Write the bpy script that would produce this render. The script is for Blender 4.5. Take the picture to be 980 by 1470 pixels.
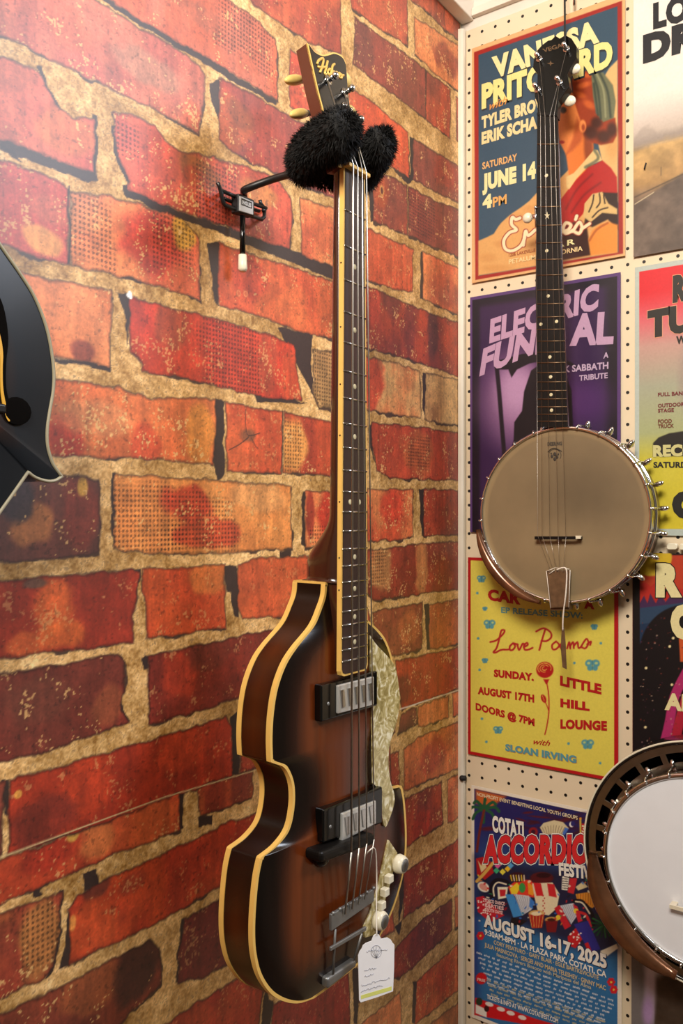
import bpy, math, random
import numpy as np
from mathutils import Vector, Matrix
random.seed(7); RNG = np.random.default_rng(11)
SC = bpy.context.scene; COL = SC.collection
for o_ in list(bpy.data.objects): bpy.data.objects.remove(o_)

# ------------------------------------------------------------------ camera, world, lights, exposure
# the room's corner is the z axis: left wall = plane x=0, pegboard wall = plane y=0, z=0 at eye height
TH = math.radians(35.8); FPX = 1187.0
CAM = np.array([0.7028565, -1.342254, 0.0])
FWD = np.array([-math.sin(TH), math.cos(TH), 0.0]); RGT = np.array([math.cos(TH), math.sin(TH), 0.0])
cd = bpy.data.cameras.new('camera'); cam = bpy.data.objects.new('camera', cd); COL.objects.link(cam)
cam.location = CAM; cam.rotation_euler = (math.pi/2, 0, TH)
cd.sensor_fit = 'VERTICAL'; cd.sensor_height = 36.0; cd.lens = 36.0*FPX/1470.0; cd.clip_start = 0.01
SC.camera = cam
w = bpy.data.worlds.new('world'); SC.world = w; w.use_nodes = True
bg = w.node_tree.nodes['Background']; bg.inputs[0].default_value = (1.0, 0.84, 0.62, 1); bg.inputs[1].default_value = 0.13
def area(name, loc, aim, sx, sy, power, col):
    d = bpy.data.lights.new(name, 'AREA'); d.shape = 'RECTANGLE'; d.size = sx; d.size_y = sy; d.energy = power; d.color = col
    o = bpy.data.objects.new(name, d); COL.objects.link(o); o.location = loc
    o.rotation_euler = (Vector(aim)-Vector(loc)).to_track_quat('-Z', 'Y').to_euler(); return o
key = area('shop_ceiling_light', (0.80, -2.0, 1.12), (0.30, 0.0, 0.42), 0.6, 0.5, 22.5, (1.0, 0.91, 0.79)); key.data.spread = math.radians(112)
area('shop_window_light', (1.62, 0.08, 1.22), (0.0, -0.75, 0.45), 0.8, 0.55, 40, (0.84, 0.89, 1.0))
SC.view_settings.view_transform = 'Standard'; SC.view_settings.look = 'None'
SC.view_settings.gamma = 1.0; SC.view_settings.use_curve_mapping = False; SC.view_settings.exposure = 0.0

# ------------------------------------------------------------------ helpers
def ray(x, y): return FWD + RGT*((x-490.0)/FPX) + np.array([0, 0, 1.0])*((735.0-y)/FPX)
def L(x, y, o=0.0):                       # photograph pixel -> point o metres off the left wall
    r = ray(x, y); return CAM + r*((o-CAM[0])/r[0])
def R(x, y, o=0.0):                       # photograph pixel -> point o metres off the pegboard wall
    r = ray(x, y); return CAM + r*((-o-CAM[1])/r[1])
def PLN(x, y, p0, n):
    r = ray(x, y); return CAM + r*(np.dot(np.array(p0)-CAM, n)/np.dot(r, n))
def PROJ(P):
    d = P-CAM; wv = d@FWD; return 490+FPX*(d@RGT)/wv, 735-FPX*d[..., 2]/wv
def lin(c):
    c = np.asarray(c, float)/255.0
    return np.where(c <= 0.04045, c/12.92, ((c+0.055)/1.055)**2.4)
def lin4(c): return tuple(lin(c))+(1.0,)

ORG = {}
def thing(name, label, cat, loc, group=None):
    o = bpy.data.objects.new(name, None); COL.objects.link(o); o.location = loc; o.empty_display_size = 0.02
    o['label'] = label; o['category'] = cat
    if group: o['group'] = group
    ORG[o.name] = np.array(loc, float); return o
def tag(o, label, cat, group=None):
    o['label'] = label; o['category'] = cat
    if group: o['group'] = group
    return o
def build(name, VF, m, parent=None, smooth=True, colors=None, bevel=0, label=None, loc=None, mats=None, midx=None):
    V, F = VF; V = np.asarray(V, float)
    org = ORG[parent.name] if parent is not None else (np.asarray(loc, float) if loc is not None else V.mean(0))
    me = bpy.data.meshes.new(name)
    if isinstance(F, np.ndarray):
        n, k = F.shape
        me.vertices.add(len(V)); me.vertices.foreach_set('co', (V-org).astype(np.float32).ravel())
        me.loops.add(n*k); me.loops.foreach_set('vertex_index', F.astype(np.int32).ravel())
        me.polygons.add(n); me.polygons.foreach_set('loop_start', np.arange(0, n*k, k, dtype=np.int32))
        me.update(calc_edges=True)
    else:
        me.from_pydata([tuple(v) for v in (V-org)], [], [tuple(int(i) for i in f) for f in F])
    me.validate()
    for mm in (mats or [m]): me.materials.append(mm)
    if midx is not None: me.polygons.foreach_set('material_index', np.asarray(midx, np.int32))
    if smooth and len(me.polygons): me.polygons.foreach_set('use_smooth', np.ones(len(me.polygons), bool))
    if colors is not None:
        at = me.color_attributes.new('Col', 'FLOAT_COLOR', 'POINT')
        c = np.ones((len(V), 4), np.float32); c[:, :3] = colors; at.data.foreach_set('color', c.ravel())
    me.update()
    o = bpy.data.objects.new(name, me); COL.objects.link(o)
    if parent is not None: o.parent = parent
    else: o.location = org
    ORG[o.name] = org
    if bevel:
        b = o.modifiers.new('bevel', 'BEVEL'); b.width = bevel; b.segments = 3; b.limit_method = 'ANGLE'; b.angle_limit = 0.6
    if label: o['label'] = label
    return o
def struct(o): o['kind'] = 'structure'; return o
def join(*parts):
    V = []; F = []; n = 0
    for v, f in parts:
        v = np.asarray(v, float); V.append(v); F += [tuple(int(i)+n for i in ff) for ff in f]; n += len(v)
    return np.vstack(V), F
def box(c, ax, ay, az):                   # centre and three half-axis vectors
    c, ax, ay, az = (np.asarray(q, float) for q in (c, ax, ay, az))
    V = [c+sx*ax+sy*ay+sz*az for sx in (-1, 1) for sy in (-1, 1) for sz in (-1, 1)]
    F = [(0, 1, 3, 2), (4, 6, 7, 5), (0, 4, 5, 1), (2, 3, 7, 6), (0, 2, 6, 4), (1, 5, 7, 3)]
    if np.dot(np.cross(ax, ay), az) < 0: F = [f[::-1] for f in F]
    return V, F
def bx(x0, x1, y0, y1, z0, z1):
    return box(((x0+x1)/2, (y0+y1)/2, (z0+z1)/2), ((x1-x0)/2, 0, 0), (0, (y1-y0)/2, 0), (0, 0, (z1-z0)/2))
def frame_of(d):
    d = d/np.linalg.norm(d); u = np.cross(d, [0, 0, 1.0])
    if np.linalg.norm(u) < 1e-3: u = np.cross(d, [1.0, 0, 0])
    u /= np.linalg.norm(u); return u, np.cross(d, u)
def tube(P, r, n=10, caps=True):
    P = np.asarray(P, float); m = len(P); r = np.full(m, r) if np.isscalar(r) else np.asarray(r, float)
    V = []; F = []; u = None
    for i in range(m):
        d = P[min(i+1, m-1)]-P[max(i-1, 0)]; d = d/(np.linalg.norm(d)+1e-12)
        if u is None: u, v = frame_of(d)
        else:
            u = u-d*np.dot(u, d); u /= np.linalg.norm(u)+1e-12; v = np.cross(d, u)
        for k in range(n):
            a = 2*math.pi*k/n; V.append(P[i]+r[i]*(math.cos(a)*u+math.sin(a)*v))
    for i in range(m-1):
        for k in range(n):
            F.append((i*n+k, i*n+(k+1) % n, (i+1)*n+(k+1) % n, (i+1)*n+k))
    if caps: F.append(tuple(range(n))[::-1]); F.append(tuple(range((m-1)*n, m*n)))
    return V, F
def ellipsoid(c, ax, ay, az, nu=16, nv=10):
    c, ax, ay, az = (np.asarray(q, float) for q in (c, ax, ay, az)); V = [c-az]; F = []
    for j in range(1, nv):
        t = math.pi*j/nv
        for k in range(nu):
            a = 2*math.pi*k/nu; V.append(c-az*math.cos(t)+math.sin(t)*(math.cos(a)*ax+math.sin(a)*ay))
    V.append(c+az); last = len(V)-1
    for k in range(nu): F.append((0, 1+(k+1) % nu, 1+k)); F.append((last, last-nu+k, last-nu+(k+1) % nu))
    for j in range(nv-2):
        for k in range(nu):
            a = 1+j*nu+k; b = 1+j*nu+(k+1) % nu; F.append((a, b, b+nu, a+nu))
    return V, F
def ball(c, r, nu=12, nv=8): return ellipsoid(c, (r, 0, 0), (0, r, 0), (0, 0, r), nu, nv)
def prism(poly, d):                       # 3D outline extruded by vector d
    A = np.asarray(poly, float); n = len(A); V = np.vstack([A, A+np.asarray(d, float)])
    F = [tuple(range(n)), tuple(range(n, 2*n))[::-1]]
    F += [(i, n+i, n+(i+1) % n, (i+1) % n) for i in range(n)]
    return V, F
def quad_box(q, d):                       # four corner points (any order round) + thickness vector
    return prism(q, d)
def ring(c, u, v, nrm, prof, n=96, a0=0.0, a1=2*math.pi):
    """revolve profile [(radius, height)] round axis nrm; closed profile"""
    full = abs(a1-a0-2*math.pi) < 1e-6; m = n if full else n+1; k = len(prof); V = []; F = []
    for i in range(m):
        a = a0+(a1-a0)*i/n; e = math.cos(a)*u+math.sin(a)*v
        for (r, h) in prof: V.append(c+e*r+nrm*h)
    for i in range(n):
        j = (i+1) % m
        for q in range(k):
            F.append((i*k+q, i*k+(q+1) % k, j*k+(q+1) % k, j*k+q))
    if not full: F.append(tuple(range(k))); F.append(tuple(range((m-1)*k, m*k))[::-1])
    return V, F
def spline(P, k=6, closed=False):
    P = np.asarray(P, float); n = len(P); out = []
    for i in range(n if closed else n-1):
        if closed: a, b, c, d = P[(i-1) % n], P[i], P[(i+1) % n], P[(i+2) % n]
        else: a, b, c, d = P[max(i-1, 0)], P[i], P[i+1], P[min(i+2, n-1)]
        for t in np.arange(k)/k:
            out.append(0.5*((2*b)+(c-a)*t+(2*a-5*b+4*c-d)*t*t+(-a+3*b-3*c+d)*t**3))
    if not closed: out.append(P[-1])
    return np.array(out)

# ------------------------------------------------------------------ materials
def mat(name, col=(200, 200, 200), rough=0.5, metal=0.0, coat=0.0, var=0.0, scale=40.0, stretch=(1, 1, 1), bump=0.0, attr=False, spec=None, grain=0.0):
    m = bpy.data.materials.new(name); m.use_nodes = True; nt = m.node_tree; N = nt.nodes; b = N['Principled BSDF']
    b.inputs['Roughness'].default_value = rough; b.inputs['Metallic'].default_value = metal
    b.inputs['Coat Weight'].default_value = coat; b.inputs['Coat Roughness'].default_value = 0.08
    if spec is not None: b.inputs['Specular IOR Level'].default_value = spec
    tc = N.new('ShaderNodeTexCoord'); mp = N.new('ShaderNodeMapping'); mp.inputs['Scale'].default_value = stretch
    nt.links.new(tc.outputs['Object'], mp.inputs['Vector'])
    nz = N.new('ShaderNodeTexNoise'); nz.inputs['Scale'].default_value = scale; nz.inputs['Detail'].default_value = 6
    nt.links.new(mp.outputs['Vector'], nz.inputs['Vector'])
    mr = N.new('ShaderNodeMapRange'); mr.inputs['From Min'].default_value = 0.3; mr.inputs['From Max'].default_value = 0.7
    mr.inputs['To Min'].default_value = 1-var; mr.inputs['To Max'].default_value = 1+var
    nt.links.new(nz.outputs['Fac'], mr.inputs['Value'])
    mx = N.new('ShaderNodeVectorMath'); mx.operation = 'SCALE'
    nt.links.new(mr.outputs['Result'], mx.inputs['Scale'])
    if attr:
        at = N.new('ShaderNodeAttribute'); at.attribute_name = 'Col'; nt.links.new(at.outputs['Color'], mx.inputs[0])
    else: mx.inputs[0].default_value = tuple(lin(col))
    nt.links.new(mx.outputs['Vector'], b.inputs['Base Color'])
    if bump:
        bp = N.new('ShaderNodeBump'); bp.inputs['Strength'].default_value = bump; bp.inputs['Distance'].default_value = 0.002
        nt.links.new(nz.outputs['Fac'], bp.inputs['Height']); nt.links.new(bp.outputs['Normal'], b.inputs['Normal'])
    return m
M = dict(
    mural=mat('printed_brick_vinyl', attr=True, rough=0.47, var=0.10, scale=420, bump=0.03, spec=0.75),
    print=mat('printed_poster_paper', attr=True, rough=0.38, var=0.04, scale=300, spec=0.45),
    white=mat('white_painted_wood', (226, 216, 202), 0.5, var=0.03, scale=12),
    plaster=mat('off_white_plaster', (224, 216, 204), 0.7, var=0.04, scale=9, bump=0.2),
    bead=mat('cream_plastic_bead', (226, 216, 198), 0.35, var=0.06, scale=15),
    floor=mat('brown_floor', (110, 85, 65), 0.5, var=0.2, scale=20),
    burst=mat('sunburst_lacquer', attr=True, rough=0.2, spec=0.4, var=0.5, scale=42, stretch=(1, 1, 0.05)),
    sideb=mat('side_lacquer_amber_glints', attr=True, rough=0.25, coat=0.0, spec=0.4, var=0.25, scale=20, stretch=(1, 1, 0.2)),
    cream=mat('aged_cream_binding', (228, 184, 98), 0.35, var=0.05, scale=60),
    neckw=mat('dark_stained_maple', (58, 28, 16), 0.25, coat=0.6, var=0.2, scale=30, stretch=(1, 1, 0.1)),
    headw=mat('red_brown_maple', (84, 38, 21), 0.35, spec=0.35, var=0.15, scale=30, stretch=(1, 1, 0.15)),
    rosew=mat('rosewood', (52, 34, 32), 0.4, var=0.3, scale=60, stretch=(1, 1, 0.06)),
    ebony=mat('black_stained_wood', (14, 12, 11), 0.42, spec=0.25, var=0.25, scale=60, stretch=(1, 1, 0.06)),
    steel=mat('polished_steel', (205, 205, 205), 0.16, metal=1.0, var=0.04),
    wire=mat('wound_string', (190, 185, 175), 0.35, metal=1.0, var=0.1, scale=900),
    tinm=mat('dull_grey_metal', (138, 138, 136), 0.45, metal=0.7, var=0.12, scale=50),
    chrome=mat('chrome', (225, 225, 225), 0.12, metal=1.0, var=0.02),
    cover=mat('bright_pickup_metal', (216, 216, 212), 0.25, metal=0.6, var=0.06, scale=60),
    black=mat('black_plastic', (8, 8, 8), 0.14, var=0.1),
    gloss=mat('black_gloss_face', (8, 8, 8), 0.22, spec=0.35, var=0.1),
    blackm=mat('black_painted_steel', (24, 24, 25), 0.35, var=0.1),
    gold=mat('gold_lettering', (222, 182, 96), 0.35, metal=0.3, var=0.06),
    ivory=mat('ivory_plastic', (232, 200, 120), 0.25, coat=0.4, var=0.1, scale=90),
    pale=mat('pale_plastic', (228, 220, 196), 0.3, var=0.05),
    tagp=mat('white_card', (240, 238, 240), 0.6, var=0.03),
    ink=mat('blue_grey_ink', (150, 152, 165), 0.7),
    hilite=mat('yellow_highlighter', (222, 224, 120), 0.7, var=0.1),
    thread=mat('white_thread', (228, 218, 205), 0.8, var=0.1, scale=300),
    fur=mat('black_faux_fur', (11, 10, 10), 0.8, var=0.35, scale=120),
    silver=mat('silver_badge', (190, 190, 190), 0.4, metal=0.4, var=0.05),
    skin=mat('drum_skin', attr=True, rough=0.45, var=0.06, scale=30),
    skinw=mat('white_drum_skin', (232, 235, 242), 0.55, var=0.02, scale=30),
    logo=mat('dark_print', (48, 42, 36), 0.6),
    rimw=mat('brown_lacquered_rim', (92, 56, 32), 0.3, coat=0.4, var=0.2, scale=30),
    bronze=mat('brown_tinted_metal', (112, 74, 50), 0.22, metal=0.5, coat=0.3, var=0.35, scale=35),
    plast=mat('brown_cloudy_plastic', (100, 76, 54), 0.3, coat=0.5, var=0.3, scale=90),
    pearl=mat('pearl_dot', (206, 196, 160), 0.3, var=0.15, scale=200),
    mandt=mat('mandolin_top', attr=True, rough=0.34, spec=0.25, var=0.12, scale=30, stretch=(1, 1, 0.1)),
    dark=mat('dark_inside', (8, 6, 5), 0.9, spec=0.05),
    yell=mat('yellow_wood_edge', (206, 152, 30), 0.4, var=0.1),
    grayb=mat('grey_edge_binding', (150, 142, 118), 0.4, var=0.05),
    fretw=mat('dull_fret_wire', (128, 104, 80), 0.4, metal=0.8),
    cord=mat('black_cord', (22, 20, 20), 0.7),
    resin=mat('dark_resonator_wood', (26, 20, 18), 0.2, coat=0.6, var=0.2),
    flange=mat('nickel_flange', (150, 142, 128), 0.28, metal=1.0, var=0.1, scale=60),
)
# pearl pickguard: cream and olive swirls
def pearloid():
    m = bpy.data.materials.new('pearloid'); m.use_nodes = True; nt = m.node_tree; N = nt.nodes; b = N['Principled BSDF']
    tc = N.new('ShaderNodeTexCoord'); nz = N.new('ShaderNodeTexNoise'); nz.inputs['Scale'].default_value = 55; nz.inputs['Detail'].default_value = 4; nz.inputs['Distortion'].default_value = 2.5
    cr = N.new('ShaderNodeValToRGB'); e = cr.color_ramp.elements
    e[0].position = 0.36; e[0].color = lin4((150, 132, 78)); e[1].position = 0.66; e[1].color = lin4((240, 232, 200))
    x = e.new(0.52); x.color = lin4((196, 178, 120))
    nt.links.new(tc.outputs['Object'], nz.inputs['Vector']); nt.links.new(nz.outputs['Fac'], cr.inputs['Fac'])
    nt.links.new(cr.outputs['Color'], b.inputs['Base Color']); b.inputs['Roughness'].default_value = 0.2; b.inputs['Coat Weight'].default_value = 0.4
    return m
M['pearloid'] = pearloid()
def pegboard_mat():
    m = bpy.data.materials.new('white_pegboard'); m.use_nodes = True; nt = m.node_tree; N = nt.nodes; b = N['Principled BSDF']
    b.inputs['Roughness'].default_value = 0.45
    g = N.new('ShaderNodeNewGeometry'); sx = N.new('ShaderNodeSeparateXYZ'); nt.links.new(g.outputs['Position'], sx.inputs[0])
    def mth(op, a, b_=None):
        n = N.new('ShaderNodeMath'); n.operation = op
        for i, q in enumerate((a, b_)):
            if q is None: continue
            if isinstance(q, (int, float)): n.inputs[i].default_value = q
            else: nt.links.new(q, n.inputs[i])
        return n.outputs[0]
    pitch = 0.0256
    def cell(src, ph):
        f = mth('FRACT', mth('ADD', mth('DIVIDE', mth('SUBTRACT', src, ph), pitch), 100.5)); return mth('MULTIPLY', mth('SUBTRACT', f, 0.5), pitch)
    a = cell(sx.outputs['X'], 0.0181); c = cell(sx.outputs['Z'], 0.6010)
    d = mth('SQRT', mth('ADD', mth('MULTIPLY', a, a), mth('MULTIPLY', c, c)))
    k = mth('LESS_THAN', d, 0.0027)
    mix = N.new('ShaderNodeMix'); mix.data_type = 'RGBA'
    mix.inputs['A'].default_value = lin4((226, 208, 178)); mix.inputs['B'].default_value = lin4((16, 12, 10))
    nt.links.new(k, mix.inputs['Factor']); nt.links.new(mix.outputs['Result'], b.inputs['Base Color'])
    bp = N.new('ShaderNodeBump'); bp.invert = True; bp.inputs['Distance'].default_value = 0.003; nt.links.new(k, bp.inputs['Height']); nt.links.new(bp.outputs['Normal'], b.inputs['Normal'])
    return m
M['peg'] = pegboard_mat()

# ------------------------------------------------------------------ a print: colours on a fine grid of a flat surface
def vnoise(u, v, f, seed=0):
    r = np.random.default_rng(seed+1000).random((256, 256)); x = u*f; y = v*f
    xi = np.floor(x).astype(int); yi = np.floor(y).astype(int); fx = x-xi; fy = y-yi
    fx = fx*fx*(3-2*fx); fy = fy*fy*(3-2*fy); g = lambda a, b: r[(yi+b) & 255, (xi+a) & 255]
    return (g(0, 0)*(1-fx)+g(1, 0)*fx)*(1-fy)+(g(0, 1)*(1-fx)+g(1, 1)*fx)*fy
def fbm(u, v, f, seed=0, octv=4, gain=0.5):
    s = 0; a = 1.0; t = 0
    for i in range(octv): s = s+a*vnoise(u, v, f*2**i, seed+17*i); t += a; a *= gain
    return s/t
def sstep(a, b, x):
    t = np.clip((x-a)/(b-a), 0, 1); return t*t*(3-2*t)
def sdf(poly, U, V):                      # positive inside
    P = np.asarray(poly, float); n = len(P); d = np.full(U.shape, 1e9); ins = np.zeros(U.shape, bool)
    for i in range(n):
        a = P[i]; b = P[(i+1) % n]; e = b-a; l2 = e@e+1e-12
        t = np.clip(((U-a[0])*e[0]+(V-a[1])*e[1])/l2, 0, 1)
        d = np.minimum(d, (U-a[0]-t*e[0])**2+(V-a[1]-t*e[1])**2)
        if a[1] != b[1]:
            c = ((a[1] > V) != (b[1] > V)) & (U < (b[0]-a[0])*(V-a[1])/(b[1]-a[1])+a[0]); ins ^= c
    d = np.sqrt(d); return np.where(ins, d, -d)
class Print:
    """U, V: authoring coordinates of every grid point; C: its printed colour (0..255)"""
    def __init__(s, U, V, base):
        s.U = U; s.V = V; s.C = np.empty(U.shape+(3,)); s.C[:] = base
    def sub(s, pts, mg):
        p = np.asarray(pts, float)
        m = (s.U > p[:, 0].min()-mg) & (s.U < p[:, 0].max()+mg) & (s.V > p[:, 1].min()-mg) & (s.V < p[:, 1].max()+mg)
        rr = np.where(m.any(1))[0]; cc = np.where(m.any(0))[0]
        if not len(rr): return None
        return slice(rr[0], rr[-1]+1), slice(cc[0], cc[-1]+1)
    def put(s, sl, col, a):
        c = s.C[sl]; col = np.asarray(col, float); s.C[sl] = c+(col-c)*a[..., None]
    def poly(s, pts, col, soft=0.8, a=1.0, curve=False):
        if curve: pts = spline(pts, 5, True)
        sl = s.sub(pts, soft+1)
        if sl: s.put(sl, col, a*sstep(-soft, soft, sdf(pts, s.U[sl], s.V[sl])))
    def ell(s, x, y, rx, ry, col, soft=0.15, a=1.0, ang=0.0):
        m = max(rx, ry)*(1+soft)+1; sl = s.sub([(x-m, y-m), (x+m, y+m)], 0)
        if not sl: return
        dx = s.U[sl]-x; dy = s.V[sl]-y; c = math.cos(ang); q = math.sin(ang)
        d = np.sqrt(((dx*c+dy*q)/rx)**2+((dy*c-dx*q)/ry)**2); s.put(sl, col, a*(1-sstep(1-soft, 1+soft, d)))
    def line(s, pts, wd, col, a=1.0, soft=0.6, curve=True):
        P = spline(pts, 5) if curve and len(pts) > 2 else np.asarray(pts, float)
        sl = s.sub(P, wd+2)
        if not sl: return
        U = s.U[sl]; V = s.V[sl]; d = np.full(U.shape, 1e9)
        for p, q in zip(P[:-1], P[1:]):
            e = q-p; t = np.clip(((U-p[0])*e[0]+(V-p[1])*e[1])/(e@e+1e-9), 0, 1)
            d = np.minimum(d, np.hypot(U-p[0]-t*e[0], V-p[1]-t*e[1]))
        s.put(sl, col, a*(1-sstep(wd/2-soft, wd/2+soft, d)))
def grid_faces(nr, nc):
    i = np.arange(nr*nc).reshape(nr, nc)
    return np.stack([i[:-1, :-1], i[:-1, 1:], i[1:, 1:], i[1:, :-1]], -1).reshape(-1, 4)
# ------------------------------------------------------------------ setting: floor, ceiling, walls, trims
FZ = -1.45; CZ = 1.16
struct(build('floor', bx(-0.1, 3.0, -3.6, 0.1, FZ-0.05, FZ), M['floor'], smooth=False))
struct(build('ceiling', bx(-0.1, 1.05, -1.0, 0.1, CZ, CZ+0.05), M['plaster'], smooth=False))
ZT = L(657, 32)[2]                        # top edge of the printed wall
struct(build('wall_back', bx(-0.1, 1.05, 0.004, 0.06, FZ, CZ), M['plaster'], smooth=False))
PX0 = R(669, 300)[0]; PZ1 = 0.868
struct(build('wall_right', bx(PX0, 1.0, 0.0, 0.0045, FZ, PZ1), M['peg'], smooth=False, bevel=0.0006))
# corner bead between the print and the pegboard, ledge over the print
prof = [(0.0008, -0.0095), (0.006, -0.0085), (0.0095, -0.006), (0.0108, -0.001), (0.0108, 0.0035), (0.0008, 0.0035)]
struct(build('trim_1', prism([(a, b, FZ) for a, b in prof], (0, 0, PZ1+0.003-FZ)), M['bead'], smooth=False))
struct(build('trim_2', bx(0.0012, 0.0255, -2.0, 0.0035, ZT, CZ), M['white'], smooth=False, bevel=0.002))
struct(build('trim_3', bx(0.0256, 1.0, -0.006, 0.0038, PZ1+0.02, PZ1+0.034), M['white'], smooth=False, bevel=0.001))

# --- the printed brick wall -------------------------------------------------------------------------
yu = np.concatenate([np.arange(-2.1, -1.0, 0.005), np.arange(-1.0, 0.0005, 0.0015)])*1000
zv = np.concatenate([np.arange(-1.45, -0.99, 0.006), np.arange(-0.99, ZT+0.0011, 0.0012)])*1000
UU, VV = np.meshgrid(yu, zv)
def W(px, py): q = L(px, py); return (q[1]*1000, q[2]*1000)
n1 = fbm(UU, VV, 1/9.0, 1, 3); n2 = fbm(UU, VV, 1/2.6, 2, 3); n3 = fbm(UU, VV, 1/60.0, 3, 4); n4 = vnoise(UU, VV, 1/1.6, 4); n5 = 0.5*vnoise(UU, VV, 1/2.1, 14)+0.5*vnoise(UU+VV*.6, VV-UU*.5, 1/2.6, 15)+0.12
mort = np.array([203, 157, 94.])+((n3-0.5)[..., None]*np.array([110, 100, 90.]))+(n1-0.5)[..., None]*np.array([80, 80, 76.])+(n2-0.5)[..., None]*np.array([120, 116, 100.])
PR = Print(UU, VV, (0, 0, 0)); PR.C[:] = mort
dk = sstep(0.66, 0.76, n2)*0.5; PR.C += (np.array([92, 66, 44.])-PR.C)*dk[..., None]
UW = UU+(fbm(UU, VV, 1/14.0, 5, 3)-0.5)*7+(fbm(UU, VV, 1/3.2, 6, 2)-0.5)*1.5
VW = VV+(fbm(UU, VV, 1/14.0, 7, 3)-0.5)*6.5+(fbm(UU, VV, 1/3.2, 8, 2)-0.5)*1.5
rd = (196, 90, 55); og = (218, 126, 72); mr = (134, 64, 48); tn = (206, 158, 98); dr = (172, 66, 40); rs = (194, 102, 76); dm = (96, 46, 38); lo = (220, 136, 72); bk = (52, 36, 38)
DARK = np.array([40, 27, 27.])
def dark(pts, a=0.92):
    p = [W(*q) for q in pts]; sl = PR.sub(p, 6)
    if sl: PR.put(sl, DARK, a*sstep(-0.7, 0.7, sdf(p, UW[sl], VW[sl])))
def brick(pts, c1, c2, blobs=(), dots=(), spk=0.5, wall=False, seed=[0]):
    seed[0] += 1; sd = seed[0]
    p = [q if wall else W(*q) for q in pts]; sl = PR.sub(p, 12)
    if not sl: return
    U = UU[sl]; V = VV[sl]; d = sdf(p, UW[sl], VW[sl]); dsh = sdf(p, UW[sl]-0.8, VW[sl]+2.5)
    nz = fbm(U, V, 1/30.0, 40+sd, 3)
    gap = sstep(-0.4, 1.2, dsh+(nz-0.60)*16)*0.85              # printed dark gap under the brick, broken
    gap = np.maximum(gap, sstep(-2.0, -0.5, d)*0.55)
    PR.put(sl, np.array([48, 30, 26.]), gap*(d < 1))
    m = sstep(-0.6, 0.6, d)
    t = sstep(0.3, 0.7, fbm(U, V*0.6, 1/45.0, 80+sd, 4))
    c = np.asarray(c1, float)+(np.asarray(c2, float)-np.asarray(c1, float))*t[..., None]
    for (bx_, by_, rx, ry, col, a) in blobs:
        q = W(bx_, by_); e = W(bx_+rx, by_); f = W(bx_, by_+ry)
        ru = abs(e[0]-q[0])+1; rv = abs(f[1]-q[1])+1
        dd = np.sqrt(((U-q[0])/ru)**2+((V-q[1])/rv)**2)+(nz-0.5)*0.9
        k = a*(1-sstep(0.8, 1.3, dd)); c = c+(np.asarray(col, float)-c)*k[..., None]
    st = 0.45*fbm(U, V*0.08, 1/6.0, 120+sd, 3)+0.55*fbm(U, V, 1/16.0, 140+sd, 4)
    c = c*(1+(st-0.5)*0.62)[..., None]*(1+(n2[sl]-0.5)*0.20)[..., None]
    for (bx_, by_, rx, ry) in dots:
        q = W(bx_, by_); e = W(bx_+rx, by_); f = W(bx_, by_+ry)
        dd = np.maximum(abs(U-q[0])/(abs(e[0]-q[0])+1), abs(V-q[1])/(abs(f[1]-q[1])+1))+(nz-0.5)*0.7
        g = np.sin(U*2*math.pi/5.6)*np.sin(V*2*math.pi/5.6)
        g = sstep(0.10, 0.45, np.sin(U*2*math.pi/5.4)*0.5+np.sin(V*2*math.pi/5.4)*0.5)
        c = c*(1-0.42*g*(1-sstep(0.75, 1.1, dd)))[..., None]
    sp = sstep(0.885, 0.945, n5[sl]*0.62+fbm(U, V, 1/20.0, 160+sd, 3)*0.60)*spk
    c = c+(np.array([226, 178, 112.])-c)*(np.clip(sp*1.6, 0, 0.85))[..., None]
    pit = sstep(0.70, 0.78, fbm(U, V, 1/4.0, 200+sd, 3))*0.4; c = c*(1-pit*0.6)[..., None]
    c = c*(1-0.30*(1-sstep(0.3, 3.0, d)))[..., None]
    cc = PR.C[sl]; PR.C[sl] = cc+(np.clip(c, 8, 255)-cc)*m[..., None]

# bricks printed on the two lower courses behind the bass and beyond the frame: plain repeats of the same courses
rowz = [(W(0, a)[1], W(0, b)[1]) for a, b in ((228, 350), (375, 500), (540, 652), (690, 808), (835, 945), (966, 1094), (1122, 1298), (1312, 1433), (1455, 1580))]
top = rowz[0][0]
rowz = [(top+19+k*118+100, top+19+k*118) for k in range(6)][::-1]+rowz
zl = rowz[-1][1]
rowz += [(zl-18-k*116, zl-118-k*116) for k in range(5)]
for r_, (za, zb) in enumerate(rowz):
    off = 95 if r_ % 2 else 0; cs = [rd, og, mr, dr, rs]
    for k in range(6):
        x1 = -985-off-k*200; x0 = x1-184
        brick([(x0, zb), (x1, zb), (x1, za), (x0, za)], cs[(r_*3+k) % 5], cs[(r_+k*2+1) % 5], wall=True)
    if zb < -985 or za > 985:
        for k in range(7):
            x0 = -970+off+k*150; brick([(x0, zb), (x0+136, zb), (x0+136, za), (x0, za)], cs[(r_+k) % 5], cs[(r_+k+2) % 5], wall=True)
for q in (((430, 898), (528, 876), (532, 946), (430, 972)), ((440, 1000), (560, 962), (566, 1052), (440, 1092)), ((375, 1120), (470, 1080), (470, 1170), (375, 1208)),
          ((482, 1080), (560, 1050), (560, 1132), (482, 1166)), ((410, 1236), (566, 1150), (566, 1236), (410, 1340)), ((410, 1360), (560, 1262), (566, 1335), (480, 1395), (412, 1430))):
    brick(q, rd, mr)

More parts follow.
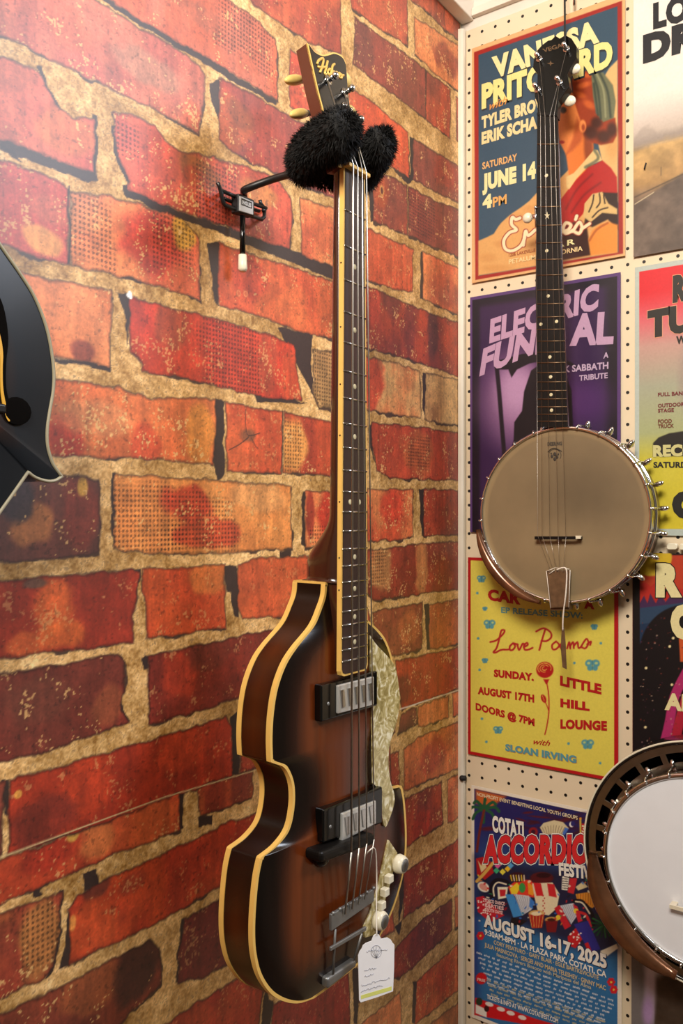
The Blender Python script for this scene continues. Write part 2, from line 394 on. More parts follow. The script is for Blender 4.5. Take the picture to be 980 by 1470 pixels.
# printed dark gaps
for q in ([(145, 0), (152, -2), (320, 98), (396, 146), (396, 152), (318, 108), (240, 60)],
          [(300, 118), (315, 112), (314, 170), (309, 160), (300, 130)], [(52, 96), (60, 96), (72, 128), (92, 158), (84, 158), (66, 128)],
          [(0, 198), (140, 250), (140, 262), (128, 262), (0, 214)], [(0, 206), (20, 216), (30, 232), (18, 228)],
          [(134, 165), (140, 166), (140, 250), (135, 250)], [(158, 178), (165, 178), (176, 222), (187, 250), (184, 262), (178, 252), (164, 220)],
          [(175, 266), (187, 262), (240, 296), (330, 330), (330, 340), (240, 306), (180, 282)], [(298, 350), (314, 347), (312, 437), (306, 430)],
          [(168, 420), (186, 424), (184, 470), (182, 500), (180, 460)], [(330, 328), (416, 358), (460, 372), (486, 390), (484, 402), (440, 386), (330, 340)],
          [(397, 470), (409, 470), (448, 480), (446, 520), (450, 570), (446, 560)], [(78, 514), (158, 526), (158, 533), (78, 519)],
          [(308, 572), (322, 576), (320, 600), (322, 678), (312, 690), (306, 660)], [(364, 562), (400, 566), (440, 580), (400, 578), (368, 576)],
          [(160, 680), (165, 680), (162, 790), (158, 760)], [(417, 790), (402, 790), (402, 800), (417, 800)], [(433, 706), (440, 705), (438, 786), (433, 780)],
          [(322, 812), (340, 812), (342, 830), (341, 888), (335, 884), (330, 850), (324, 850)], [(181, 820), (202, 816), (202, 835), (185, 838)],
          [(200, 945), (210, 942), (210, 960), (205, 960)], [(170, 1008), (176, 1012), (184, 1036), (180, 1040), (172, 1020)],
          [(0, 1118), (11, 1117), (11, 1170), (6, 1165)], [(330, 1030), (342, 1022), (345, 1112), (334, 1112)], [(257, 1137), (263, 1136), (262, 1190), (258, 1193)],
          [(283, 1173), (305, 1172), (305, 1183), (284, 1188)], [(118, 1255), (135, 1248), (142, 1268), (120, 1278)], [(46, 1278), (60, 1274), (60, 1286), (46, 1288)],
          [(84, 1280), (90, 1280), (86, 1340), (76, 1395), (60, 1410), (74, 1385)], [(96, 1310), (102, 1310), (102, 1385), (86, 1392)],
          [(258, 1320), (264, 1317), (256, 1372), (254, 1410), (250, 1408)], [(378, 1420), (392, 1440), (384, 1500), (370, 1500)],
          [(588, 196), (594, 197), (593, 258), (584, 264), (576, 256), (588, 250)], [(527, 262), (535, 258), (534, 318), (530, 318)], [(603, 362), (607, 362), (607, 430), (602, 428)],
          [(606, 535), (611, 535), (610, 600), (606, 590)], [(528, 615), (534, 606), (534, 650), (540, 678), (530, 640)], [(600, 702), (608, 702), (608, 772), (604, 770)],
          [(608, 866), (615, 866), (618, 932), (612, 934)], [(574, 1145), (579, 1142), (579, 1290), (572, 1330)], [(566, 1330), (600, 1300), (577, 1320), (572, 1345)],
          [(592, 1410), (598, 1408), (594, 1470), (590, 1470)], [(505, 1385), (516, 1392), (512, 1470), (507, 1470)]):
    dark(q)

B = brick
B([(575, -40), (640, 5), (640, 46), (609, 14), (580, -6)], mr, rd)
B([(636, 10), (659, 25), (659, 60), (638, 42)], rd, mr)
B([(497, -40), (584, -40), (584, 66), (540, 38), (504, 12)], rd, (160, 66, 46))
B([(594, 25), (624, 44), (659, 68), (659, 132), (626, 108), (594, 78)], og, og, [(640, 85, 16, 20, (150, 62, 40), 0.9)])
B([(340, -40), (487, -40), (489, 20), (489, 78), (440, 60), (412, 40), (362, 6)], rd, (150, 60, 44), [(365, -5, 14, 20, mr, .7)])
B([(508, 25), (560, 62), (610, 100), (612, 172), (549, 124), (506, 92), (509, 60)], mr, (146, 62, 48), [(520, 60, 14, 30, (112, 54, 46), .7)], spk=.7)
B([(611, 101), (646, 128), (645, 199), (611, 173)], mr, dr)
B([(654, 138), (659, 142), (659, 205), (654, 200)], mr, rd)
B([(220, -60), (330, 2), (362, 24), (394, 56), (397, 80), (398, 144), (330, 104), (240, 52), (150, -4), (60, -60)], rd, rs, [(300, 30, 60, 14, (170, 92, 66), .5)], [(355, 50, 40, 40)], spk=.7)
B([(415, 72), (460, 98), (503, 124), (545, 155), (586, 190), (586, 256), (550, 232), (500, 196), (450, 172), (415, 152)], rd, (196, 72, 44), [(560, 200, 40, 45, (206, 82, 46), .9)])
B([(593, 198), (625, 218), (659, 241), (659, 294), (625, 275), (592, 258)], mr, mr, [(640, 250, 16, 20, (160, 60, 40), .8)])
B([(-200, -120), (60, -50), (140, 4), (188, 32), (256, 72), (288, 98), (294, 110), (290, 150), (284, 193), (250, 174), (215, 153), (160, 130), (110, 104), (64, 81), (0, 50), (-60, 22), (-200, -40)], (176, 84, 68), rs,
  [(215, 100, 40, 22, (172, 118, 92), .7), (100, 40, 30, 30, (184, 92, 60), .5), (275, 165, 14, 22, rd, .8)])
B([(314, 112), (330, 118), (374, 143), (440, 182), (520, 225), (520, 312), (470, 282), (404, 252), (364, 236), (330, 215), (314, 198)], (150, 66, 56), (160, 62, 48), [(330, 175, 24, 30, (176, 84, 44), .8), (345, 165, 16, 14, (120, 62, 40), .5)])
B([(534, 249), (560, 254), (583, 266), (584, 337), (560, 328), (534, 318)], (150, 66, 46), mr, [(545, 275, 12, 25, (182, 82, 44), .8)])
B([(585, 267), (626, 289), (659, 301), (659, 370), (620, 354), (585, 338)], mr, (136, 56, 42), dots=[(600, 310, 24, 30)])
B([(-200, -10), (-60, 52), (0, 80), (50, 100), (62, 115), (82, 150), (105, 168), (136, 172), (135, 250), (60, 222), (0, 200), (-60, 174), (-200, 118)], (198, 98, 72), (194, 80, 66), [(100, 190, 40, 30, (206, 112, 64), .7)], spk=.6)
B([(164, 163), (195, 168), (222, 183), (236, 200), (262, 219), (283, 221), (330, 233), (370, 245), (402, 262), (417, 285), (420, 310), (414, 358), (380, 347), (330, 328), (245, 297), (183, 270), (187, 258), (172, 228), (162, 190)], (188, 72, 50), (196, 84, 58),
  [(285, 245, 30, 20, (150, 84, 38), .8), (370, 280, 24, 18, (190, 128, 60), .7), (280, 255, 18, 12, dr, .8), (175, 190, 20, 24, (168, 70, 60), .6)], [(180, 200, 24, 30), (310, 280, 30, 50)], spk=.6)
B([(430, 283), (485, 302), (520, 315), (520, 396), (484, 387), (432, 366)], rd, og, [(470, 340, 20, 30, (200, 88, 52), .6)])
B([(524, 327), (560, 343), (592, 358), (592, 420), (565, 415), (524, 402)], rd, (196, 82, 48), spk=.3)
B([(606, 362), (630, 372), (659, 386), (659, 454), (630, 440), (606, 428)], rd, og, [(640, 420, 20, 20, (150, 60, 40), .6)])
B([(-200, 130), (-60, 198), (0, 228), (90, 262), (98, 272), (98, 380), (50, 368), (0, 350), (-60, 330), (-200, 285)], (190, 82, 70), (178, 70, 60), [(60, 345, 22, 18, (222, 150, 80), .9), (70, 300, 30, 20, rs, .6)])
B([(101, 274), (150, 282), (190, 291), (240, 305), (264, 314), (285, 342), (287, 432), (265, 422), (190, 400), (101, 381)], og, (204, 92, 58),
  [(215, 350, 40, 40, (188, 60, 44), .85), (265, 335, 14, 22, (214, 160, 60), .9), (120, 300, 24, 30, (214, 140, 90), .6)], [(130, 330, 34, 50), (250, 340, 30, 50)], spk=1)
B([(313, 347), (352, 362), (400, 378), (484, 406), (520, 420), (520, 500), (482, 488), (440, 478), (380, 458), (312, 436)], (202, 84, 48), (206, 96, 52), [(360, 400, 22, 30, (192, 66, 42), .7), (420, 440, 20, 30, (214, 110, 60), .6)])
B([(524, 410), (572, 430), (600, 443), (659, 464), (659, 541), (622, 528), (572, 511), (524, 500)], (130, 52, 42), dr, [(535, 440, 14, 30, (184, 66, 46), .8), (560, 430, 14, 25, (104, 46, 40), .7), (620, 480, 8, 30, bk, .5)])
B([(-60, 352), (30, 392), (70, 402), (130, 413), (160, 416), (158, 470), (155, 526), (80, 512), (0, 500), (-60, 490)], (208, 116, 66), (214, 126, 76), [(118, 505, 15, 14, (140, 62, 44), .9)], spk=1)
B([(185, 427), (250, 442), (330, 465), (395, 484), (422, 495), (424, 520), (433, 574), (390, 572), (330, 559), (260, 542), (203, 533), (202, 520), (188, 505), (185, 470)], (194, 62, 36), (186, 56, 36),
  [(245, 470, 20, 30, (150, 74, 46), .6), (385, 520, 12, 40, (172, 70, 44), .7), (416, 545, 14, 30, (210, 84, 46), .7), (192, 520, 8, 10, (110, 44, 30), .8)], [(330, 510, 40, 60)], spk=.4)
B([(449, 501), (520, 512), (520, 600), (482, 588), (456, 584), (450, 565)], (160, 120, 72), (176, 130, 80), dots=[(466, 545, 30, 50)], spk=.8)
B([(524, 512), (566, 521), (602, 533), (604, 600), (572, 595), (524, 588)], tn, og, [(532, 550, 16, 40, (194, 72, 44), .95)], spk=1)
B([(610, 535), (657, 545), (659, 611), (609, 603)], tn, (180, 122, 72), spk=1)
B([(-60, 535), (0, 540), (78, 545), (168, 556), (215, 572), (308, 573), (309, 600), (306, 666), (235, 660), (75, 655), (0, 652), (-60, 650)], (210, 112, 60), (206, 98, 52),
  [(95, 625, 22, 30, (194, 62, 38), .95), (210, 632, 20, 30, (196, 72, 40), .8), (290, 620, 20, 40, (214, 138, 58), .8), (140, 600, 50, 25, (212, 134, 84), .7)], spk=1.6)
B([(324, 577), (405, 592), (404, 680), (325, 676)], (196, 76, 44), (202, 92, 50), [(355, 625, 10, 10, (130, 78, 52), .9), (385, 640, 14, 30, dr, .4)], spk=.3)
B([(407, 592), (448, 600), (485, 607), (520, 612), (520, 690), (484, 684), (407, 678)], (168, 62, 40), (186, 74, 42), [(422, 640, 16, 44, (222, 150, 76), .95)], [(421, 640, 12, 44)], spk=.5)
B([(533, 606), (600, 613), (659, 622), (659, 690), (600, 688), (560, 687), (540, 675), (533, 640)], (176, 66, 40), dr, [(600, 650, 20, 30, (182, 96, 52), .7), (650, 650, 8, 40, (120, 52, 40), .6)], [(600, 650, 16, 24)])
B([(-60, 680), (80, 680), (140, 688), (143, 700), (140, 796), (110, 800), (60, 802), (0, 808), (-60, 810)], (92, 52, 44), (110, 56, 44), [(45, 755, 28, 28, (184, 114, 62), .8), (115, 740, 24, 50, (128, 52, 40), .8), (20, 720, 22, 30, (50, 40, 46), .9), (118, 698, 6, 12, (220, 166, 70), .9)], spk=.9)
B([(164, 680), (280, 688), (417, 697), (419, 787), (330, 793), (250, 795), (170, 793), (162, 785), (162, 730)], (222, 142, 74), (216, 130, 66),
  [(265, 725, 34, 22, (192, 66, 38), .95), (300, 765, 40, 18, (192, 70, 40), .9), (370, 710, 40, 20, (214, 150, 90), .7)], [(210, 745, 50, 50), (290, 750, 50, 40)], spk=1)
B([(437, 705), (500, 708), (520, 708), (520, 790), (482, 784), (437, 786)], og, (196, 80, 48), [(478, 740, 18, 28, (190, 54, 34), .95), (444, 740, 5, 40, (150, 44, 32), .8)], [(455, 770, 14, 14)])
B([(526, 703), (592, 703), (592, 772), (560, 776), (526, 777)], (198, 78, 46), og, [(560, 730, 16, 24, (194, 60, 38), .8)], spk=.7)
B([(607, 702), (657, 704), (659, 768), (607, 770)], (130, 52, 42), dr, [(645, 740, 6, 30, (150, 70, 48), .6)])
B([(-60, 838), (0, 835), (60, 830), (180, 818), (201, 820), (198, 838), (190, 885), (191, 922), (85, 935), (0, 945), (-60, 952)], (164, 52, 30), (150, 48, 30),
  [(75, 870, 30, 40, (214, 98, 46), .9), (90, 910, 30, 20, (218, 104, 46), .8), (35, 925, 26, 16, (206, 96, 46), .8), (50, 838, 16, 6, (96, 84, 70), .7), (150, 870, 30, 40, (140, 44, 28), .7)], spk=.3)
B([(204, 816), (250, 816), (322, 809), (323, 902), (260, 910), (209, 915)], (194, 78, 36), (186, 68, 36), [(300, 830, 22, 20, (206, 120, 56), .7)], spk=.3)
B([(342, 812), (364, 802), (430, 799), (500, 797), (500, 875), (407, 884), (346, 888), (340, 870)], (196, 84, 46), (202, 92, 50), [(360, 830, 20, 20, (160, 66, 40), .4)], spk=.2)
B([(526, 790), (592, 782), (659, 777), (659, 845), (582, 856), (535, 862), (526, 850)], (158, 60, 38), (140, 54, 36), [(545, 815, 14, 36, (196, 140, 80), .8), (605, 815, 8, 36, (196, 130, 72), .8)], [(542, 815, 12, 30)], spk=.6)
B([(-60, 978), (0, 966), (100, 952), (168, 938), (177, 946), (178, 995), (172, 1012), (183, 1038), (145, 1050), (54, 1082), (0, 1094), (-60, 1112)], (112, 48, 36), (126, 46, 34), [(155, 1010, 20, 30, (156, 84, 50), .6), (60, 1000, 40, 30, (110, 60, 44), .5)], spk=.5)
B([(210, 942), (256, 932), (330, 916), (400, 903), (420, 980), (330, 1006), (276, 1023), (212, 1040)], (138, 48, 32), (124, 44, 32), [(255, 970, 26, 34, (176, 58, 34), .8), (300, 940, 30, 20, (100, 46, 34), .5)], spk=.3)
B([(534, 878), (559, 873), (606, 865), (605, 932), (566, 942), (540, 945)], (150, 76, 46), (136, 62, 40), [(590, 900, 14, 20, (180, 96, 50), .7)])
B([(615, 868), (657, 860), (659, 925), (616, 932)], (190, 100, 52), (170, 82, 46))
B([(-60, 1140), (6, 1119), (-2, 1232), (-60, 1256)], dr, mr)
B([(12, 1117), (67, 1104), (145, 1083), (215, 1063), (325, 1028), (332, 1045), (334, 1113), (200, 1164), (9, 1228)], (168, 52, 28), (150, 46, 26), [(130, 1110, 30, 50, (184, 60, 30), .8), (260, 1080, 30, 30, (184, 62, 32), .8), (60, 1180, 40, 30, (110, 40, 30), .7), (25, 1140, 4, 4, (224, 160, 70), .9)], spk=.3)
B([(343, 1022), (420, 1000), (430, 1085), (346, 1110)], (160, 56, 34), dr)
B([(0, 1236), (130, 1188), (257, 1140), (258, 1193), (175, 1222), (100, 1255), (0, 1298), (-60, 1325), (-60, 1258)], (176, 60, 32), (190, 84, 44), [(140, 1205, 22, 26, (206, 118, 62), .8), (70, 1225, 40, 20, (160, 44, 26), .8), (225, 1180, 24, 20, (200, 88, 44), .7), (103, 1200, 8, 8, (206, 160, 70), .9)], spk=.4)
B([(283, 1132), (362, 1106), (362, 1146), (288, 1172)], (190, 96, 46), (150, 56, 36), [(345, 1130, 14, 26, (120, 50, 36), .8)], spk=.5)
B([(566, 949), (657, 930), (659, 988), (576, 1018)], (168, 58, 34), dr, [(575, 990, 12, 20, (110, 48, 40), .6)])
B([(576, 1024), (597, 1015), (600, 1040), (570, 1054)], (90, 48, 40), mr)
B([(599, 1014), (643, 998), (643, 1030), (600, 1044)], (190, 104, 56), og)
B([(648, 996), (659, 992), (659, 1026), (650, 1028)], og, rd)
B([(560, 1082), (572, 1078), (572, 1131), (560, 1140)], mr, dr)
B([(579, 1075), (600, 1058), (659, 1036), (659, 1103), (633, 1112), (579, 1136)], (196, 104, 54), (186, 90, 48), [(620, 1085, 18, 24, (166, 56, 36), .8)])
B([(-60, 1335), (0, 1312), (60, 1292), (88, 1282), (84, 1335), (74, 1390), (60, 1406), (0, 1433), (-60, 1460)], (160, 84, 46), (150, 60, 40), [(55, 1340, 26, 50, (190, 128, 66), .8), (10, 1350, 14, 30, (130, 54, 38), .6)], [(55, 1340, 26, 46)], spk=.6)
B([(98, 1305), (112, 1285), (135, 1270), (189, 1245), (260, 1214), (330, 1180), (372, 1166), (340, 1262), (300, 1280), (236, 1318), (168, 1352), (100, 1385)], (182, 66, 32), (172, 54, 30), [(140, 1272, 20, 14, (90, 42, 32), .8), (130, 1330, 34, 34, (196, 78, 36), .7), (190, 1265, 20, 14, (120, 46, 32), .5), (103, 1325, 4, 10, (222, 150, 70), .8)], spk=.3)
B([(580, 1147), (633, 1122), (635, 1182), (580, 1217)], (130, 50, 40), dr, [(605, 1185, 10, 16, (184, 54, 34), .7)])
B([(641, 1118), (659, 1110), (659, 1174), (642, 1182)], og, rd)
B([(-120, 1510), (0, 1456), (60, 1430), (98, 1410), (162, 1376), (215, 1349), (229, 1360), (231, 1413), (189, 1450), (168, 1475), (0, 1560), (-120, 1620)], (132, 58, 38), (112, 46, 34), [(130, 1420, 40, 30, (170, 92, 48), .6), (200, 1390, 30, 40, (64, 36, 30), .8)], spk=.6)
B([(263, 1318), (345, 1274), (400, 1250), (400, 1345), (328, 1385), (290, 1402), (253, 1411), (255, 1370)], (116, 40, 34), (104, 38, 32), spk=.3)
B([(579, 1252), (659, 1204), (659, 1262), (620, 1290), (579, 1318)], (158, 52, 34), (140, 48, 34), [(650, 1240, 10, 20, (186, 70, 40), .6)])
B([(225, 1478), (280, 1440), (330, 1410), (376, 1390), (374, 1440), (366, 1500), (200, 1540)], (150, 42, 32), dr, spk=.3)
B([(392, 1442), (430, 1425), (500, 1385), (502, 1490), (385, 1520)], (150, 42, 32), (130, 42, 32), spk=.3)
B([(517, 1400), (560, 1370), (600, 1325), (648, 1290), (649, 1336), (612, 1368), (585, 1395), (540, 1420), (514, 1440)], (120, 50, 42), (136, 46, 34), [(575, 1365, 14, 30, (170, 66, 40), .7)])
B([(652, 1288), (659, 1284), (659, 1330), (653, 1333)], og, rd)
B([(598, 1408), (657, 1356), (659, 1420), (594, 1472)], (198, 78, 40), (206, 98, 50), [(640, 1400, 14, 20, (184, 60, 36), .6)])
B([(516, 1472), (574, 1424), (576, 1478), (520, 1510)], (190, 88, 46), og)
B([(606, 1478), (659, 1438), (659, 1500), (606, 1520)], (150, 84, 50), og)
# cracks, drilled hole, shiny scar and the overlap of the two sheets
for pts, wd in (([(352, 588), (352, 612), (356, 625), (372, 622)], 1.2), ([(356, 628), (343, 638), (328, 646)], 1.2), ([(360, 628), (366, 640), (370, 644)], 1.0), ([(99, 268), (97, 300), (101, 330), (98, 378)], 2.2), ([(405, 590), (404, 680)], 1.6), ([(610, 100), (610, 172)], 1.4)):
    PR.line([W(*q) for q in pts], wd, DARK, 0.9)
q = W(547, 274); PR.ell(q[0], q[1], 6, 8.5, (196, 140, 72), .2); PR.ell(q[0], q[1], 3.4, 5.5, (92, 40, 30), .2)
for q in ((186, 421), (187, 426), (184, 424)): w_ = W(*q); PR.ell(w_[0], w_[1], 2.6, 2.6, (246, 244, 240), .3)
for q in ((342, 421), (352, 422)): w_ = W(*q); PR.ell(w_[0], w_[1], 4, 4, (214, 130, 80), .2); PR.ell(w_[0], w_[1], 2.2, 2.6, (200, 92, 54), .2)
PR.line([W(-40, 1245), W(0, 1230), W(110, 1190), W(240, 1143), W(362, 1107)], 1.5, (206, 178, 128), 0.95, curve=False)
PR.line([W(362, 1107), W(500, 1055), W(574, 1018)], 1.5, (206, 178, 128), 0.95, curve=False)
PR.line([W(574, 1018), W(659, 990)], 2.4, (226, 208, 186), 0.95, curve=False)
PR.C = PR.C*(1+(vnoise(UU, VV, 1/2.2, 9)-0.5)*0.10)[..., None]
nr, nc = UU.shape
wob = (fbm(UU, VV, 1/160.0, 21, 2)-0.5)*0.0022
V_ = np.stack([wob+0.0006, UU/1000, VV/1000], -1).reshape(-1, 3)
struct(build('wall_left', (V_, grid_faces(nr, nc)), M['mural'], colors=lin(np.clip(PR.C, 0, 255)).reshape(-1, 3), loc=(0, -1, 0)))
# ------------------------------------------------------------------ lettering
_fc = bpy.data.curves.new('lettering', 'FONT'); _fo = bpy.data.objects.new('lettering', _fc); COL.objects.link(_fo)
def glyphs(s, off=0.0, space=1.0, shear=0.0):
    _fc.body = s; _fc.size = 1.0; _fc.offset = off; _fc.space_character = space; _fc.shear = shear; _fc.resolution_u = 3
    dg = bpy.context.evaluated_depsgraph_get(); dg.update(); e = _fo.evaluated_get(dg); me = e.to_mesh()
    V = np.array([v.co[:] for v in me.vertices]).reshape(-1, 3); F = [tuple(p.vertices) for p in me.polygons]; e.to_mesh_clear(); return V, F
CAPH = glyphs('H')[0][:, 1].max()
def lettering(s, BL, BR, TL, bold=0.02, out=0.0, space=1.0, shear=0.0):
    """3D outline of a word whose baseline runs BL->BR and whose capitals reach TL"""
    space = space*(1+1.6*max(0, bold-.02)); V0, F0 = glyphs(s, bold, space, shear); x0, x1 = V0[:, 0].min(), V0[:, 0].max()
    if out: V0, F0 = glyphs(s, bold+out, space, shear)
    BL, BR, TL = (np.asarray(q, float) for q in (BL, BR, TL))
    up = TL-BL; ex = BR-BL
    return BL+((V0[:, 0]-x0)/(x1-x0))[:, None]*ex+(V0[:, 1]/(CAPH+2*bold))[:, None]*up, F0

# ------------------------------------------------------------------ posters on the pegboard
PO = 0.0056                               # paper face, metres off the wall plane
class Poster(Print):
    def __init__(s, x0, x1, z0, z1, base, step=0.0012):
        s.rect = (x0, x1, z0, z1); nx = int((x1-x0)/step)+1; nz = int((z1-z0)/step)+1
        s.X, s.Z = np.meshgrid(np.linspace(x0, x1, nx), np.linspace(z1, z0, nz))
        s.W3 = np.stack([s.X, np.full(s.X.shape, -PO), s.Z], -1); u, v = PROJ(s.W3)
        Print.__init__(s, u, v, base); s.extra = []; s.layer = 0
        s.FX = (s.X-x0)/(x1-x0); s.FZ = (z1-s.Z)/(z1-z0)
    def full(s, f): s.C[:] = f
    def rectf(s, a, b, c, d, col, soft=0.6):   # margins in photo px on left, top, right, bottom
        s.poly([a, b, c, d], col, soft)
    def text(s, t, BL, BR, TL, col, bold=0.02, **k):
        o = PO+0.0003+0.00006*s.layer; s.layer += 1
        V, F = lettering(t, R(*BL, o), R(*BR, o), R(*TL, o), bold, **k); s.extra.append((V, F, col))
    def finish(s, name, label, cat='poster', group=None):
        nz, nx = s.X.shape; V = [s.W3.reshape(-1, 3)]; C = [s.C.reshape(-1, 3)]
        F = [tuple(f) for f in grid_faces(nz, nx)[:, ::-1]]                     # front
        x0, x1, z0, z1 = s.rect; n = nz*nx
        bv, bf = bx(x0, x1, -PO+0.0002, -0.0048, z0, z1); V.append(bv); C.append(np.tile(s.C[-1, 0], (8, 1))); F += [tuple(i+n for i in f) for f in bf]; n += 8
        for v, f, c in s.extra:
            V.append(v); C.append(np.tile(np.asarray(c, float), (len(v), 1))); F += [tuple(i+n for i in q) for q in f]; n += len(v)
        o = build(name, (np.vstack(V), F), M['print'], colors=lin(np.clip(np.vstack(C), 0, 255)), smooth=False, loc=((x0+x1)/2, 0, z0))
        tag(o, label, cat, 'gig posters on the pegboard'); return o
def px_rect(TL, BR): a = R(*TL, PO); b = R(*BR, PO); return a[0], b[0], b[2], a[2]
def S(pts, ox, oy, k): return [(ox+x/k, oy+y/k) for x, y in pts]
rg = np.random.default_rng(5)

# country singer poster -------------------------------------------------------------------------------
x0, _, _, z1 = px_rect((677, 70), (897, 367)); _, x1, z0, _ = px_rect((677, 70), (897, 367))
P = Poster(x0, x1, z0, z1, (214, 168, 116))
P.poly([(680, 75), (892.5, 1), (894, 364), (682, 402)], (150, 34, 28))
P.poly([(686.5, 79), (886, 9), (887.5, 362), (687, 396)], (46, 72, 92))
P.poly(S([(103, 650), (150, 630), (190, 610), (215, 570), (230, 550), (262, 520), (300, 490), (345, 460), (390, 425), (440, 370), (500, 360), (560, 300), (610, 250), (700, 300), (885, 500), (885, 715), (103, 845)], 660, 180, 3.92), (210, 158, 96), 1.2)
for a in ((700, 370, 12, 6), (718, 350, 9, 5), (744, 312, 12, 6), (712, 385, 20, 5), (760, 300, 9, 5)): P.ell(*a, (196, 138, 78), .6, .6)
P.poly([(862, 118), (874, 98), (886, 86), (886.6, 290), (868, 250), (858, 205)], (216, 172, 112), 1.5)
P.ell(878, 205, 10, 24, (200, 146, 84), .6, .7)
hair = S([(520, 340), (532, 312), (560, 296), (600, 290), (612, 400), (620, 470), (700, 488), (706, 560), (690, 590), (640, 600), (600, 590), (570, 560), (556, 500), (530, 420)], 640, 0, 2.882)
P.poly([(838, 180), (851, 200), (853, 232), (838, 264), (826, 268), (816, 250), (812, 222), (826, 205)], (214, 116, 50), 1.5)      # neck
P.poly([(838, 190), (850, 205), (852, 235), (842, 250), (838, 215)], (120, 50, 24), 3, .8)
P.poly([(798, 150), (806, 138), (818, 130), (830, 142), (836, 164), (838, 186), (834, 203), (824, 214), (812, 222), (804, 206), (799, 182)], (222, 130, 66), 1.2)   # face
P.poly([(828, 168), (838, 186), (834, 203), (822, 216), (812, 222), (822, 198)], (168, 74, 34), 3, .8)
P.poly(hair, (146, 54, 22), 1.5)
for a in ((828, 112, 8, 4, -.5), (838, 122, 10, 4, -.3), (832, 136, 9, 4, .4), (845, 150, 9, 5, .6), (840, 108, 8, 3, .2)): P.ell(*a[:4], (214, 104, 44), .6, .7, a[4])
for a in ((848, 190, 10, 10), (866, 196, 10, 9), (878, 186, 7, 10), (856, 176, 8, 8)): P.ell(*a, (52, 24, 16), .5, .85)
P.poly(S([(600, 295), (650, 300), (690, 352), (702, 420), (694, 488), (650, 505), (622, 470), (608, 400)], 640, 0, 2.882), (104, 106, 78), 1.5)
for a in ([(850, 104), (858, 130), (862, 170)], [(860, 104), (872, 132), (876, 168)], [(852, 120), (856, 150), (858, 165)]): P.line(a, 3.2, (46, 56, 48), .8, 1.5)
for a in ([(855, 104), (866, 130), (869, 168)],): P.line(a, 2.5, (150, 150, 112), .8, 1.2)
P.ell(836, 181, 5, 9, (226, 136, 72), .25); P.ell(837, 183, 2.4, 5, (150, 62, 30), .5)
P.ell(808, 158, 4.6, 4.6, (40, 24, 20), .4); P.line([(803, 150), (810, 146), (818, 148)], 2, (84, 36, 18), .9); P.ell(806, 204, 4, 2.4, (160, 30, 26), .4)
P.poly(S([(565, 420), (610, 360), (650, 310), (720, 240), (800, 196), (850, 240), (882, 290), (886, 400), (790, 380), (735, 410), (690, 500), (650, 545), (565, 560)], 660, 180, 3.92), (168, 30, 26), 1.2)
for a in ([(812, 300), (828, 272), (850, 250)], [(820, 305), (838, 280), (862, 262)]): P.line(a, 3, (110, 18, 18), .7, 1.8)
P.poly(S([(755, 135), (775, 140), (800, 196), (720, 230), (655, 300), (615, 360), (600, 350), (596, 290), (640, 268), (690, 212)], 660, 180, 3.92), (216, 184, 124), 1)
P.line([(853, 216), (858, 228), (840, 240)], 4, (84, 90, 72), .8, 1.6)
P.poly([(804, 322), (830, 318), (842, 325), (848, 366), (806, 374)], (54, 26, 20), 2)
P.poly([(844, 290), (860, 276), (886, 277), (887, 330), (872, 315), (850, 326), (838, 322)], (44, 26, 20), 1.5)
P.poly(S([(700, 440), (745, 385), (800, 374), (835, 440), (884, 470), (884, 500), (800, 492), (735, 545), (695, 515)], 660, 180, 3.92), (206, 172, 112), 1)
for a in ([(852, 280), (850, 292), (845, 304)], [(860, 278), (861, 290), (856, 298)], [(866, 280), (868, 292)], [(872, 298), (860, 302), (850, 312)]): P.line(a, 2.2, (48, 32, 24), .85)
P.poly(S([(722, 640), (745, 590), (790, 555), (840, 545), (887, 560), (887, 715), (735, 732)], 660, 180, 3.92), (222, 136, 56), 2)
P.line([(846, 345), (856, 330), (872, 320)], 3, (150, 70, 30), .7, 1.5)
cr = (224, 216, 158); oc = (208, 140, 66)
P.text('VANESSA', (709, 113), (861, 60), (706, 82), (38, 44, 50), .06, out=.012)
P.text('VANESSA', (708, 111), (860, 58), (705, 80), cr, .06)
P.text('PRITCHARD', (692, 156), (880, 94), (692, 120), (38, 44, 50), .06, out=.012)
P.text('PRITCHARD', (691, 154.5), (879, 92), (691, 118.5), (222, 214, 138), .06)
P.text('with', (702, 158), (727, 149), (703, 146), oc, .01, shear=.35)
P.text('TYLER BROWN', (691, 184), (797, 150), (691, 166), (222, 204, 150), .06)
P.text('ERIK SCHA', (691, 206.5), (771, 183), (691, 188.5), (222, 204, 150), .06)
P.text('SATURDAY', (692, 243), (742, 230), (692, 233), (214, 166, 104), .03)
P.text('JUNE 14', (692, 272), (769, 254), (692, 248), cr, .07)
P.text('4', (692.5, 299), (706, 296), (692.5, 279), cr, .07)
P.text('PM', (707, 297), (727, 292), (707, 283), (214, 162, 92), .03)
E_ = [[(746, 313), (740, 315), (735, 312), (734, 322), (741, 330), (731, 334), (723, 345), (725, 357), (735, 360), (747, 353), (753, 341)], [(751, 352), (754, 332), (758, 338), (768, 330)], [(772, 348), (775, 330)], [(780, 346), (782, 328), (790, 330), (791, 344)],
      [(806, 333), (815, 330), (819, 323), (812, 320), (808, 328), (812, 335), (823, 330)], [(827.5, 310), (826, 315)], [(822, 332), (831, 319), (835, 327), (831, 335), (825, 333)], [(834, 329), (846, 321)]]
for wd, c in ((7.0, (140, 40, 30)), (4.6, (232, 214, 174))):
    for q in E_: P.line(q, wd, c)
P.text('BAR', (784, 359), (825, 350), (784, 351), cr, .03, space=1.4)
P.text('1206 LAKEVILLE', (730, 368.5), (768, 361), (730, 364), (150, 70, 40), .01)
